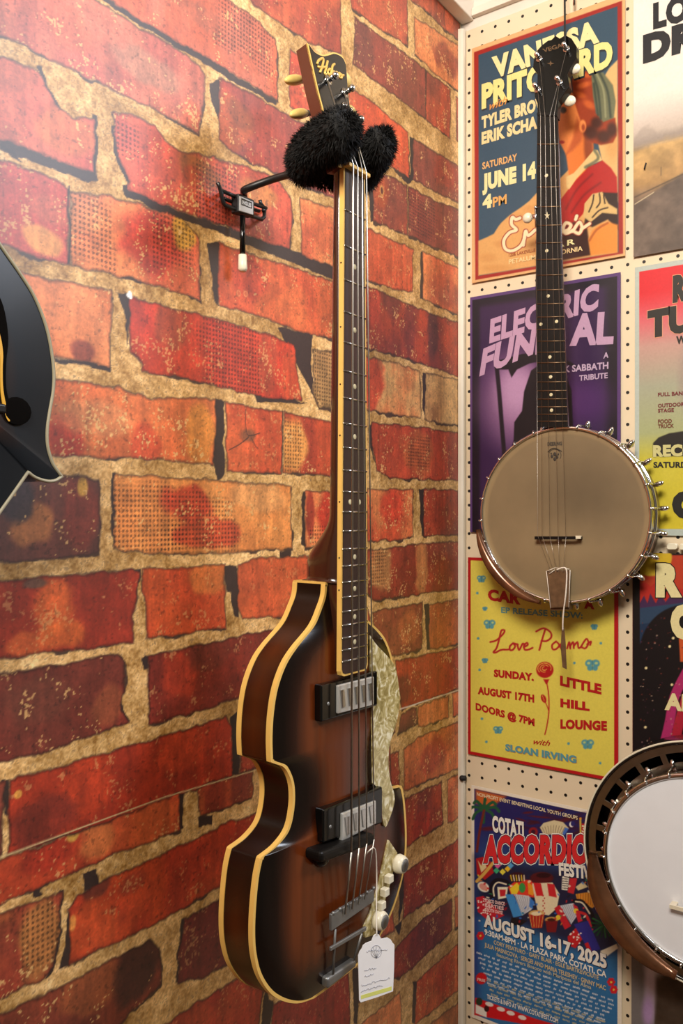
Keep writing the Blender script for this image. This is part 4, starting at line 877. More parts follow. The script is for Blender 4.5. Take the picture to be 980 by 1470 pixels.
# neck with heel
zn = nut0[2]; zh = ztop+0.001; zend = L(490, 972, DF)[2]
def fbw(z): t = (zn-z)/(zn-zend); return 0.0205+(0.0262-0.0205)*t
V = []; F = []; NS = 14
zz = np.concatenate([np.linspace(zn, zh+0.085, 12), np.linspace(zh+0.08, zh, 14)[0:]])
for z in zz:
    dpt = 0.0165+0.006*(zn-z)/(zn-zh); 
    if z < zh+0.075: k = float(sstep(zh+0.075, zh+0.018, z)); dpt = dpt+(DF-0.006-(DB-TK+0.002)-dpt)*k
    wv = fbw(z)-0.0006
    for k in range(NS+1):
        a = math.pi*k/NS; V.append((DF-0.0055-dpt*(math.sin(a)**0.75), YC-wv*math.cos(a), z))
m_ = NS+1
for i in range(len(zz)-1):
    for k in range(NS): F.append((i*m_+k, i*m_+k+1, (i+1)*m_+k+1, (i+1)*m_+k))
    F.append((i*m_+NS, i*m_, (i+1)*m_, (i+1)*m_+NS))
F.append(tuple(range(m_))); F.append(tuple(range((len(zz)-1)*m_, len(zz)*m_))[::-1])
nk = build('neck', (V, F), M['neckw'], bass)
hv, hf = bx(DB-TK+0.004, DF-0.0055, YC-0.021, YC+0.021, zend+0.004, zh+0.002); build('neck_block', (hv, hf), M['neckw'], bass, smooth=False, bevel=0.004)
# fingerboard, binding, frets, dots
w0, w1 = fbw(zn), fbw(zend)
def fb_outline(ins): 
    a = w0-ins; b = w1-ins; r = 0.006; ze = zend+ins
    return [(YC-a, zn), (YC-b, ze+r), (YC-b+r*.3, ze+r*.3), (YC-b+r, ze), (YC+b-r, ze), (YC+b-r*.3, ze+r*.3), (YC+b, ze+r), (YC+a, zn)]
build('fingerboard_binding', prism([(DF-0.0058, y, z) for y, z in fb_outline(0)], (0.0056, 0, 0)), M['cream'], bass, smooth=False, label='cream strip edging the fingerboard')
fb = build('fingerboard', prism([(DF-0.005, y, z) for y, z in fb_outline(0.0022)], (0.0052, 0, 0)), M['rosew'], bass, smooth=False)
fpx = (298, 350, 397, 442, 486, 527, 566, 603, 638, 671, 702, 732, 759.5, 785, 810, 833, 856, 877, 897, 916, 934, 951)
fz = [L(489, p, DF)[2] for p in fpx]; scl = (fz[0]-fz[-1])/(2**(-1/12)-2**(-22/12)); znu = fz[0]+scl*(1-2**(-1/12))
fz = [znu-scl*(1-2**(-(k+1)/12)) for k in range(22)]
for z in fz:
    wv = fbw(z)-0.0012; build('fret', tube([(DF+0.0003, YC-wv, z), (DF+0.0003, YC+wv, z)], 0.0011, 8), M['steel'], fb)
ez = lambda k: ((znu if k == 0 else fz[k-1])+fz[k])/2
for k in (2, 4, 6, 8, 11, 14, 16, 18, 20):
    z = ez(k)
    for dy in ((-0.009, 0.009) if k == 11 else (0.0,)):
        build('inlay_dot', ellipsoid((DF+0.0001, YC+dy, z), (0.0006, 0, 0), (0, 0.0030, 0), (0, 0, 0.0030)), M['pearl'], fb)
for k in (2, 4, 6, 8, 11, 14, 16):
    build('side_dot', ball((DF-0.003, YC-fbw(ez(k))-0.0001, ez(k)), 0.0010, 8, 6), M['black'], fb)
build('nut', box((DF+0.002, YC, zn+0.0022), (0.0055, 0, 0), (0, w0, 0), (0, 0, 0.0022)), M['cream'], bass, smooth=False, bevel=0.001)
# headstock, tilted back
AT = math.radians(13.5); hu = np.array([-math.sin(AT), 0, math.cos(AT)]); hn = np.array([math.cos(AT), 0, math.sin(AT)])
H0 = np.array([DF-0.003, YC, zn+0.003])
def HP(px, py, lift=0.0): return PLN(px, py, H0+hn*lift, hn)
hl = spline([HP(*q) for q in ((485, 240), (481, 222), (474, 196), (467, 173), (456, 132), (447, 92), (440.5, 62))], 4)
htp = spline([HP(*q) for q in ((440.5, 62), (449, 73), (461, 79), (471, 77.5), (478, 75.5), (486, 78), (492, 83), (496, 92))], 4)
hr = spline([HP(*q) for q in ((496, 92), (498, 118), (501, 150), (508, 190), (518, 225), (524, 247))], 4)
ho = np.vstack([hl, htp[1:], hr[1:]])
hs = build('headstock', prism(ho, -hn*0.0155), M['headw'], bass, smooth=False, label='red-brown headstock with black face')
ctr = ho.mean(0); ins = [ctr+(p-ctr)*0.955 for p in ho]
build('headstock_binding', prism([p+hn*0.0006 for p in ho], -hn*0.0022), M['cream'], hs, smooth=False)
build('headstock_face', prism([p+hn*0.0012 for p in ins], -hn*0.001), M['gloss'], hs, smooth=False)
# gold script on the headstock
LG = [[(455, 92), (457, 87), (462, 84), (464, 86), (462, 96), (459, 104)], [(456, 96), (461, 97), (469, 96)], [(470, 88), (468, 97), (466, 105), (468, 107)], [(473, 99), (470, 102), (471, 107), (474, 106), (475, 101), (473, 99)], [(480, 92), (477, 95), (476, 104), (474, 113)], [(474, 103), (479, 103)],
      [(480, 103), (479.5, 109), (482, 104), (484, 105), (483.5, 111)], [(485, 109), (488, 107), (486.5, 105), (485, 109), (488, 112)], [(490, 107), (489.5, 113), (491, 109), (493, 108)]]
build('logo', join(*[tube(spline([HP(x, y, 0.0014) for x, y in q], 4), 0.0015, 6) for q in LG]), M['gold'], hs)
for px, py in ((470, 116), (494, 134), (482.5, 160), (507, 178)):
    p = HP(px, py, 0.001)
    build('tuner_post', join(tube([p, p+hn*0.002], [0.0062, 0.0055], 14), tube([p, p+hn*0.010], 0.0030, 12), ellipsoid(p+hn*0.011, hn*0.004, ay*0.0042, hu*0.0042, 12, 8)), M['steel'], hs)
def bass_peg(px, py, sx):
    p = L(px, py, 0.12 if sx < 0 else 0.118); d = np.array([0.02, sx, -0.42]); d /= np.linalg.norm(d)
    build('tuning_peg', join(ellipsoid(p+d*0.012, d*0.0185, np.cross(d, az)*0.0058, az*0.0064, 18, 12)), M['ivory'], hs, label='cream tuning button')
    q = p-d*0.004; build('peg_shaft', join(tube([q, q-d*0.022], 0.0028, 10), ellipsoid(q, d*0.003, np.cross(d, az)*0.0042, az*0.0042, 12, 8)), M['tinm'], hs)
bass_peg(431, 115, -1); bass_peg(438, 163, -1)
for px, py in ((492, 108), (500, 156)):
    p = HP(px, py, -0.030); d = np.array([-0.25, 1, -0.1]); d /= np.linalg.norm(d); p = p-d*0.003
    build('tuning_peg', ellipsoid(p+d*0.014, d*0.0125, np.cross(d, az)*0.0058, az*0.0085, 18, 12), M['ivory'], hs); build('peg_shaft', tube([p+d*0.004, p-d*0.016], 0.0028, 10), M['tinm'], hs)
# pickups, bridge, tailpiece
def block(px4, o, depth): return prism([L(x, y, o) for x, y in px4], (-depth, 0, 0))
def pickup(sur, cov, nb):
    pk = build('pickup', block(sur, DB+0.018, 0.014), M['black'], bass, smooth=False, bevel=0.002, label='black framed pickup with metal cover')
    build('pickup_cover', block(cov, DB+0.0205, 0.008), M['cover'], pk, smooth=False, bevel=0.0015, label='chrome cover')
    q = [L(x, y, DB+0.0205) for x, y in cov]; tlq, trq, brq, blq = q
    for k in range(nb):
        t = (k+0.6)/(nb+0.2); c = (tlq*(1-t)+trq*t)*.5+(blq*(1-t)+brq*t)*.5; u_ = (trq-tlq)/nb*.30; v_ = (blq-tlq)*.32
        build('pole_piece', prism([c-u_-v_, c+u_*.6-v_, c+u_+v_*.9, c-u_*.4+v_], (0.0012, 0, 0)), M['steel'], pk, smooth=False)
    a = (np.array(sur[0])+np.array(sur[3]))/2; sc = L(a[0]+10, a[1], DB+0.0182)
    build('screw', ellipsoid(sc, (0.0012, 0, 0), (0, 0.0022, 0), (0, 0, 0.0022), 10, 6), M['tinm'], pk)
pickup([(461, 984), (542, 963), (542, 1013), (461, 1037)], [(485, 984), (537, 971), (537, 1012), (485, 1025)], 5)
pickup([(464, 1163), (549, 1129), (549, 1182), (464, 1211)], [(491, 1168), (540, 1149), (540, 1183), (491, 1209)], 4)
br = build('bridge', block([(461, 1224), (538, 1196), (538, 1213), (461, 1240)], DB+0.030, 0.024), M['ebony'], bass, smooth=False, bevel=0.004)
e0, e1 = L(461, 1232, DB+0.016), L(483, 1224, DB+0.026)
build('bridge_foot', ellipsoid(e0, (0.008, 0, 0), (0, 0.011, 0), (0, 0, 0.009)), M['black'], br)
def bar(a, b, c, d, o, dep, nm, par, mt='tinm', bev=0.001): return build(nm, block([a, b, c, d], o, dep), M[mt], par, smooth=False, bevel=bev)
tp = bar((476, 1313), (537, 1276), (537, 1294), (476, 1337), DB+0.022, 0.004, 'tailpiece', bass)
bar((475, 1360), (526, 1330), (526, 1336), (475, 1366), DB+0.020, 0.003, 'tailpiece_crossbar', tp)
bar((470, 1405), (512, 1377), (512, 1388), (471, 1421), DB+0.014, 0.010, 'tailpiece_base', tp, 'tinm', 0.003)
for a, b in (((481, 1334), (478, 1398)), ((519, 1340), (508, 1378))): build('tailpiece_rod', tube([L(*a, DB+0.020), L(*b, DB+0.013)], 0.0014, 8), M['tinm'], tp)
for k in range(7):
    t = k/6; build('tailpiece_tooth', ball(L(478+58*t, 1311-36*t, DB+0.0215), 0.0022, 8, 6), M['tinm'], tp)
nx_ = (496, 504.5, 512, 519); bp_ = ((506, 1222), (517, 1216), (526, 1211), (535, 1206)); te = ((495, 1312), (505, 1305), (514, 1298), (523, 1291)); tpx = ((470, 116), (482.5, 160), (507, 178), (494, 134))
for k in range(4):
    a = L(nx_[k], 244+k*2, DF+0.008); b = L(*bp_[k], DB+0.034); c = L(*te[k], DB+0.024); d = HP(*tpx[k], 0.008)
    a = np.array([DF+0.0075, YC-0.0140+k*0.0086, zn+0.003]); b[1] = YC-0.0235+k*0.0147
    build('string', join(tube([d, a, b], 0.0012-0.00016*k, 6), tube([b, c], 0.0012-0.00016*k, 6)), M['wire'], bass)
# pearl guard, control plate, knobs, switches
pg = spline([L(x, y, DB+0.012) for x, y in ((531, 912), (540, 925), (556, 942), (566, 955), (571, 976), (573.5, 1006), (569, 1037), (560, 1065), (557.5, 1092), (560, 1120), (566, 1141), (565, 1157), (556, 1183), (552, 1186), (548, 1170), (545, 1140))], 4)
pgl = [L(x, y, DB+0.012) for x, y in ((543, 1132), (536, 1125), (535, 1080), (534, 1000), (532, 960))]
build('pickguard', prism(list(pg)+pgl, (-0.0022, 0, 0)), M['pearloid'], bass, smooth=False, label='mother-of-pearl pickguard')
cp = build('control_plate', prism([L(x, y, DB+0.011) for x, y in ((558, 1206), (570, 1224), (562, 1262), (549, 1305), (538, 1342), (524, 1346), (522, 1330), (530, 1312), (543, 1268))], (-0.003, 0, 0)), M['pearloid'], bass, smooth=False, label='pearl control plate')
for x, y in ((569, 1239), (540, 1319)):
    c = L(x, y, DB+0.011); q = np.eye(3)
    build('volume_knob', ring(c, ay, az, ax, [(0.0, 0.0), (0.0105, 0.0), (0.0115, 0.003), (0.0108, 0.008), (0.0092, 0.0115), (0.0, 0.0118)], 24), M['pale'], cp)
    build('knob_cap', ring(c+ax*0.0118, ay, az, ax, [(0.0, 0.0), (0.0078, 0.0), (0.0072, 0.0009), (0.0, 0.0011)], 24), M['tinm'], cp)
for x, y in ((554, 1260), (548, 1279), (543, 1298)):
    c = L(x, y, DB+0.0115); build('slide_switch', box(c+ax*0.004, ax*0.004, ay*0.0048, np.array([0, .0, .0045])), M['pale'], cp, smooth=False, bevel=0.001)

# ------------------------------------------------------------------ price tag on the bass
hv_ = RGT*math.cos(math.radians(27.6))+FWD*math.sin(math.radians(27.6)); tn_ = np.cross(hv_, az); tn_ /= np.linalg.norm(tn_)
T0 = L(540, 1342, DB+0.040); TG = lambda x, y, d=0.0: PLN(x, y, T0+tn_*d, tn_)
if np.dot(tn_, CAM-T0) < 0: tn_ = -tn_
tg = thing('price_tag', 'white scalloped price tag hanging by a thread from the bass knob', 'price tag', T0)
ol = [TG(*q) for q in ((514, 1372), (516, 1366), (519, 1362), (521, 1357), (525, 1354), (530, 1352), (533, 1351), (536, 1343), (540, 1340.5), (544, 1342), (547, 1348), (551, 1347), (556, 1346), (561, 1349), (563, 1353), (566, 1356), (565.5, 1390), (564, 1423), (540, 1432), (517.5, 1439), (515.5, 1436))]
build('card', prism(ol, -tn_*0.0007), M['tagp'], tg, smooth=False)
rr = random.Random(3); ink = []
def scrib(x0, x1, y, sl, amp, st): 
    P_ = []; x = x0
    while x < x1: P_.append(TG(x, y+(x-x0)*sl+rr.uniform(-amp, amp), 0.0003)); x += st
    return tube(P_, 0.00022, 5)
for a in ((523, 541, 1394, -.28, 1.8), (523, 537, 1402, -.28, 1.8), (519, 560, 1415, -.28, 1.7), (518, 550, 1423, -.28, 1.4), (526, 556, 1366, -.1, 1.6)): ink.append(scrib(*a[:4], a[4], 1.3))
an = [TG(540+7.5*math.cos(t), 1366+9*math.sin(t), 0.0003) for t in np.linspace(0, 6.28, 20)]; ink += [tube(an, 0.0002, 5)]+[tube([TG(540, 1376, .0003), TG(540+9*math.cos(t), 1368-11*math.sin(t), .0003)], 0.0002, 5) for t in (.5, 1, 1.57, 2.1, 2.6)]
build('handwriting', join(*ink), M['ink'], tg)
build('highlight', prism([TG(x, y, 0.0002) for x, y in ((518, 1429), (562, 1416), (562, 1421.5), (518, 1434.5))], -tn_*0.0001), M['hilite'], tg, smooth=False)
th_ = spline([L(526, 1226, DB+0.03), L(530, 1221, DB+0.035), L(536, 1217, DB+0.034), L(539.5, 1226, DB+0.032), L(540.5, 1260, DB+0.028), L(540, 1306, DB+0.034), T0+tn_*0.001], 5)
build('tag_thread', tube(th_, 0.0007, 6), M['thread'], tg)

# ------------------------------------------------------------------ wall hanger holding the bass
hg = thing('wall_hanger', 'black wire wall hanger with furry yoke arms holding up the bass', 'guitar hanger', L(352, 290, 0.0))
def wireL(pts, o, r=0.0024): return tube([L(x, y, o) for x, y in pts], r, 8)
build('bracket', join(wireL(((312, 262), (315, 268), (317, 276), (320, 290), (322, 294), (340, 302), (360, 310), (376, 315), (379, 312), (380, 300)), 0.016), wireL(((316, 273), (335, 281), (360, 291), (382, 299)), 0.016),
                      wireL(((322, 285), (340, 293), (372, 303)), 0.006), wireL(((373, 287), (374, 292), (380, 300)), 0.016), *[tube([L(x, y, 0.0015), L(x, y, 0.017)], 0.0024, 8) for x, y in ((318, 278), (321, 290), (378, 302), (377, 313))]), M['blackm'], hg)
bp = build('badge_plate', block([(342, 277), (365.5, 287), (365.5, 311), (342, 304)], 0.022, 0.012), M['blackm'], hg, smooth=False, bevel=0.0015)
build('badge', block([(344, 281), (363.5, 289.5), (363.5, 308.5), (344, 302.5)], 0.0226, 0.001), M['silver'], bp, smooth=False, bevel=0.0004, label='silver maker badge')
build('badge_label', block([(346.5, 284), (361.5, 290.5), (361.5, 299.5), (346.5, 294)], 0.0229, 0.0008), M['black'], bp, smooth=False)
V_, F_ = lettering('INGLES', L(347.5, 292.5, 0.0232), L(360.5, 297.5, 0.0232), L(347.5, 286.5, 0.0232), .06); build('badge_lettering', (V_, F_), M['silver'], bp, smooth=False)
YK = YC+0.002; ya = L(352, 276, 0.03); ZY = zn+0.022
arm = spline([L(350, 283, 0.012), L(350, 276, 0.018), L(354, 271, 0.03), L(392, 257, 0.06), L(432, 246, 0.098), np.array([0.128, YK, ZY-0.003])], 6)
build('arm', tube(arm, 0.0045, 12), M['blackm'], hg)
a, b = L(348, 310, 0.018), L(348, 368, 0.018); build('support_rod', tube([a, b], 0.0035, 12), M['black'], hg)
build('rod_tip', tube([L(348, 366, 0.018), L(348.3, 386, 0.018), L(348.3, 390, 0.018)], [0.0050, 0.0058, 0.0040], 14), M['pale'], hg, label='white rubber rod tip')
yk = [np.array(q) for q in ((0.192, YK-0.053, ZY+0.014), (0.178, YK-0.054, ZY+0.008), (0.15, YK-0.046, ZY), (0.128, YK-0.02, ZY-0.004), (0.126, YK+0.02, ZY-0.004), (0.148, YK+0.046, ZY), (0.172, YK+0.054, ZY+0.006), (0.186, YK+0.053, ZY+0.012))]
build('yoke', tube(spline(yk, 5), 0.005, 10), M['blackm'], hg)
def fur(path, radii, nst, ln, seed):
    rq = np.random.default_rng(seed); P_ = spline(path, 6); rad = np.interp(np.linspace(0, 1, len(P_)), np.linspace(0, 1, len(radii)), radii)
    V, F = tube(P_, rad, 22); V = np.array(V); V += rq.normal(0, 0.0012, V.shape); V = list(V); F = list(F)
    seg = np.linalg.norm(np.diff(P_, axis=0), axis=1); cum = np.concatenate([[0], np.cumsum(seg)]); wgt = rad
    for _ in range(nst):
        t = rq.random()*1.16-0.08; tt_ = min(max(t, 0), 1); s_ = tt_*cum[-1]; i = min(int(np.searchsorted(cum, s_, 'right')-1), len(P_)-2); f = (s_-cum[i])/(seg[i]+1e-9)
        c = P_[i]*(1-f)+P_[i+1]*f; r = rad[i]*(1-f)+rad[i+1]*f; d = P_[i+1]-P_[i]; d = d/np.linalg.norm(d); u, v = frame_of(d); a = rq.random()*6.283
        rad_d = math.cos(a)*u+math.sin(a)*v
        if t < 0 or t > 1: e_ = (-d if t < 0 else d); k = rq.random(); rad_d = e_*math.sqrt(1-k*k*.9)+rad_d*k; rad_d /= np.linalg.norm(rad_d); base = c+rad_d*r*.85
        else: base = c+rad_d*r*.93
        dr = rad_d+rq.normal(0, .45, 3)+d*.25+np.array([0, 0, -.18]); dr /= np.linalg.norm(dr); sd = np.cross(dr, rq.normal(0, 1, 3)); sd = sd/np.linalg.norm(sd)*0.00045; l_ = ln*rq.uniform(.6, 1.25)
        m0 = base+dr*l_*.55+np.array([0, 0, -.0008]); tip = base+dr*l_+np.array([0, 0, -.0022]); q = len(V)
        V += [base-sd, base+sd, m0+sd*.7, m0-sd*.7, tip]; F += [(q, q+1, q+2, q+3), (q+3, q+2, q+4)]
    return V, F
def LL(px, py, o): return L(px, py, o)
build('fur_sleeve', fur([LL(440, 243, 0.110), LL(440, 225, 0.128), LL(456, 210, 0.150), LL(476, 198, 0.178), LL(490, 184, 0.202), LL(496, 180, 0.210)], [0.018, 0.021, 0.0235, 0.0240, 0.0205, 0.014], 11000, 0.0085, 2), M['fur'], hg, label='black furry sleeve nearer the camera')
build('fur_sleeve', fur([LL(468, 256, 0.120), LL(480, 248, 0.132), LL(492, 252, 0.137)], [0.0125, 0.0165, 0.014], 3500, 0.007, 4), M['fur'], hg, label='black furry sleeve behind the neck')
build('fur_sleeve', fur([LL(520, 258, 0.128), LL(526, 244, 0.146), LL(536, 222, 0.170), LL(545, 204, 0.192), LL(550, 196, 0.200)], [0.012, 0.0155, 0.0180, 0.0165, 0.010], 7000, 0.0085, 3), M['fur'], hg, label='black furry sleeve nearer the corner')
# ------------------------------------------------------------------ open-back banjo on the pegboard
NB = -ay                                   # the way both banjos face
OB = 0.078; c1 = R(806, 739, OB); RH = 0.1395
bj = thing('open_back_banjo', 'open-back banjo with a tan drum head and long dark neck, hanging over the posters', 'banjo', c1-az*RH)
def rpt(c, a, r, h): return c+(ax*math.cos(a)+az*math.sin(a))*r+NB*h
def skin(c, r, f):
    V = [c]; C = [f(0, 0)]; F = []; nr_ = 40; na = 96
    for i in range(1, nr_+1):
        for k in range(na):
            a = 2*math.pi*k/na; q = r*i/nr_; V.append(rpt(c, a, q, 0)); C.append(f(q*math.cos(a), q*math.sin(a)))
    for k in range(na): F.append((0, 1+k, 1+(k+1) % na))
    for i in range(nr_-1):
        for k in range(na):
            a = 1+i*na+k; b = 1+i*na+(k+1) % na; F.append((a, a+na, b+na, b))
    return V, F, C
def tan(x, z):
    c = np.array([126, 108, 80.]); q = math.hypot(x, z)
    g = math.exp(-(((x-.035)/.07)**2+((z-.035)/.06)**2)); c = c*(1-.20*g); g = math.exp(-((z+.045)/.04)**2-(x/.09)**2); c = c*(1+.12*g)  # soft shade at upper right and brighter lower part painted into the skin colour
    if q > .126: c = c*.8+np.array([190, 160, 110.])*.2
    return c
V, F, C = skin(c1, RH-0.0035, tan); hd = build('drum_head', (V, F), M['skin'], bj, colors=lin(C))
build('tension_hoop', ring(c1, ax, az, NB, [(RH-.0042, -.010), (RH-.0042, .0035), (RH-.0030, .0048), (RH-.0008, .0048), (RH+.0002, .0035), (RH+.0002, -.010)]), M['chrome'], bj)
build('rim', ring(c1, ax, az, NB, [(RH-.014, -.058), (RH-.014, -.011), (RH-.0045, -.011), (RH-.0045, -.058)]), M['rimw'], bj, label='brown wooden rim')
build('tone_band', ring(c1, ax, az, NB, [(RH-.0044, -.030), (RH-.0044, -.022), (RH+.0006, -.024), (RH+.0006, -.028)]), M['chrome'], bj)
def hooks(c, r, par, nn, hb, a_off, mtl='chrome', rs=.0016):
    for k in range(nn):
        a = a_off+2*math.pi*k/nn
        hk = build('bracket_hook', tube([rpt(c, a, r-.0036, .0052), rpt(c, a, r-.0005, .0062), rpt(c, a, r+.0026, .003), rpt(c, a, r+.0032, -.004), rpt(c, a, r+.0040, hb)], rs, 8), M[mtl], par)
        p = rpt(c, a, r+.004, hb); e = ax*math.cos(a)+az*math.sin(a); t_ = -ax*math.sin(a)+az*math.cos(a)
        build('bracket_shoe', join(ellipsoid(p+e*.002, e*.0085, t_*.0042, NB*.0055, 12, 8), tube([p, p-NB*.012], .0028, 8), tube([p-e*.012, p+e*.004], .003, 8)), M[mtl], hk)
hooks(c1, RH, bj, 24, -.040, math.radians(4))
def arm_rest(c, a0, a1, rin, rout, h, nm, par, mt):
    V = []; F = []; m = 26
    for i in range(m+1):
        t = i/m; a = a0+(a1-a0)*t; s_ = math.sin(math.pi*min(max(t, .04), .96))**.55; ri = rin+(rout-rin)*(.5-.5*s_)*.6; ro = rout-(rout-rin)*(1-s_)*.6
        for r_, hh in ((ri, h+.001), ((ri*.6+ro*.4), h+.006), ((ri*.15+ro*.85), h+.005), (ro, h-.004), (ro-.002, h-.006), (ri, h-.002)): V.append(rpt(c, a, r_, hh))
    k = 6
    for i in range(m):
        for q in range(k): F.append((i*k+q, i*k+(q+1) % k, (i+1)*k+(q+1) % k, (i+1)*k+q))
    F.append(tuple(range(k))); F.append(tuple(range(m*k, m*k+k))[::-1]); return build(nm, (V, F), M[mt], par, label='brown curved arm rest')
arm_rest(c1, math.radians(190), math.radians(257), RH-.004, RH+.0160, .008, 'arm_rest', bj, 'bronze')
# maker's mark printed on the head
RL = lambda x, y, d=.0004: R(x, y, OB+d)
V_, F_ = lettering('DEERING', RL(785.5, 640), RL(806.5, 639), RL(785.5, 634.5), .05)
mk = [(V_, F_), tube(spline([RL(786, 649), RL(791, 644.5), RL(797, 643.5), RL(806, 648)], 4), .0007, 6), tube([RL(796+9*math.cos(t), 653.5+8.5*math.sin(t)) for t in np.linspace(2.6, 6.9, 20)], .0004, 6)]
for x, y, r_ in ((792, 655, .0022), (796, 652, .0026), (799, 656, .0024), (796, 659, .0024), (801, 652, .0014), (791, 651, .0012)): mk.append(ellipsoid(RL(x, y), ax*r_, az*r_*1.3, NB*.0003, 10, 6))
build('maker_mark', join(*mk), M['logo'], hd)
# neck, fingerboard
ON = 0.090; fbp = ((771, 166), (799, 166), (805, 413), (813.5, 613), (771.5, 613), (768.5, 413))
FBP = [R(x, y, ON) for x, y in fbp]; nb_ = build('fingerboard', prism(FBP, -NB*.005), M['ebony'], bj, smooth=False)
def ledge(t, s_):                          # left / right edge of the fingerboard at fraction t
    Lp = [FBP[0], FBP[5], FBP[4]]; Rp = [FBP[1], FBP[2], FBP[3]]; P_ = Lp if s_ < 0 else Rp; return P_[0]*(1-t)+P_[2]*t
V = []; F = []; NSB = 12
for i in range(21):
    t = i/20; a = ledge(t, -1)-NB*.005; b = ledge(t, 1)-NB*.005; m_ = (a+b)/2; hw_ = (b-a)/2*.97; dp = .016+.006*t+(.012*sstep(.9, 1, t))
    for k in range(NSB+1): an = math.pi*k/NSB; V.append(m_-hw_*math.cos(an)-NB*dp*math.sin(an))
q_ = NSB+1
for i in range(20):
    for k in range(NSB): F.append((i*q_+k, (i+1)*q_+k, (i+1)*q_+k+1, i*q_+k+1))
    F.append((i*q_+NSB, (i+1)*q_+NSB, (i+1)*q_, i*q_))
F.append(tuple(range(q_))[::-1]); F.append(tuple(range(20*q_, 21*q_))); build('neck', (V, F), M['neckw'], bj)
zf1 = R(797, 200, ON)[2]; zf22 = R(813, 602, ON)[2]; sc2 = (zf1-zf22)/(2**(-1/12)-2**(-22/12)); zn2 = zf1+sc2*(1-2**(-1/12))
zbt = FBP[4][2]; ztp = FBP[0][2]
def at_z(z, s_): t = (ztp-z)/(ztp-zbt); return ledge(t, s_)
for k in range(22):
    z = zn2-sc2*(1-2**(-(k+1)/12)); a = at_z(z, -1); b = at_z(z, 1); build('fret', join(tube([a+NB*.0004, b+NB*.0004], .0009, 8), ball(b+NB*.0004, .0012, 8, 6)), M['fretw'], nb_)  # ball added at the right end to stand for the fret-end highlight
for x, y in ((784, 252), (784.5, 360), (786.5, 425), (776, 465.5), (798.5, 461.5), (789, 512.5), (790, 541), (790.6, 566.5), (791.3, 589)):
    build('inlay_dot', ellipsoid(R(x, y, ON+.0002), ax*.0028, az*.0028, NB*.0004), M['pearl'], nb_)
sp_ = [R(785+(5.2 if k % 2 == 0 else 2.0)*math.sin(k*math.pi/5)*.8, 309.5-(5.8 if k % 2 == 0 else 2.2)*math.cos(k*math.pi/5), ON+.0004) for k in range(10)]
build('inlay_star', prism(sp_, -NB*.0004), M['pearl'], nb_, smooth=False)
a, b = FBP[0], FBP[1]; build('nut', prism([a+az*.004, b+az*.004, b, a], NB*.0022), M['ebony'], bj, smooth=False)
# headstock
A2 = math.radians(11); h2u = az*math.cos(A2)-NB*math.sin(A2); h2n = NB*math.cos(A2)+az*math.sin(A2); G0 = (a+b)/2+NB*.0005
def GP(px, py, d=0.0): return PLN(px, py, G0+h2n*d, h2n)
go = ((771, 167), (771, 148), (767, 138), (767, 128), (771, 118), (771, 106), (764.5, 97), (765.5, 86), (770, 73), (777, 65), (786, 58), (791, 57), (797, 51), (803, 55), (811, 50), (820, 55), (827, 66), (827, 82), (819, 95), (814, 106), (817, 124), (810, 133), (801, 145), (799, 167))
h2 = build('headstock', prism([GP(*q) for q in go], -h2n*.014), M['gloss'], bj, smooth=False, bevel=.001)
V_, F_ = lettering('VEGA', GP(780, 75.5, .0004), GP(808, 67, .0004), GP(778, 70, .0004), .03); ms = [(V_, F_)]
ms.append(prism([GP(790+(6 if k % 2 == 0 else 1.6)*math.sin(k*math.pi/4)*.9, 91-(4.2 if k % 2 == 0 else 1.5)*math.cos(k*math.pi/4), .0004) for k in range(8)], -h2n*.0002))
build('inlaid_lettering', join(*ms), M['fretw'], h2, smooth=False)
posts = ((774, 85), (813, 71), (771.5, 129), (803, 119))
for x, y in posts:
    p = GP(x, y); build('tuner_post', join(tube([p, p+h2n*.002], [.0058, .0050], 14), tube([p+h2n*.001, p+h2n*.013], .0034, 12), ellipsoid(p+h2n*.013, h2n*.003, ax*.0038, az*.0038, 12, 8)), M['chrome'], h2)
def peg(px, py, o, d, sx=.010):
    p = R(px, py, o); d = np.asarray(d, float); d /= np.linalg.norm(d); e = np.cross(d, NB)
    build('tuning_peg', ellipsoid(p, d*sx, e*.0085, NB*.006, 16, 10), M['pale'], h2, label='cream tuning peg'); build('peg_shaft', join(tube([p-d*.008, p-d*.021], .0030, 10), ellipsoid(p-d*.020, d*.006, e*.0055, NB*.005, 12, 8)), M['steel'], h2)
peg(824, 99, .062, (.95, 0, -.35)); peg(817.5, 145, .066, (.95, 0, -.35)); peg(774, 96, .058, (-1, 0, -.2), .008); peg(777, 140, .062, (-1, 0, -.2), .008)
p = R(757, 313, ON-.018); build('fifth_string_peg', join(ellipsoid(p, ax*.0085, az*.0085, NB*.0065, 16, 10)), M['pale'], bj)
build('fifth_peg_housing', join(tube([p+ax*.006, p+ax*.020], .0040, 12), tube([R(768, 296, ON+.002), R(769, 326, ON+.001)], .0016, 8), ball(R(768.5, 298, ON+.002), .0028)), M['chrome'], bj)
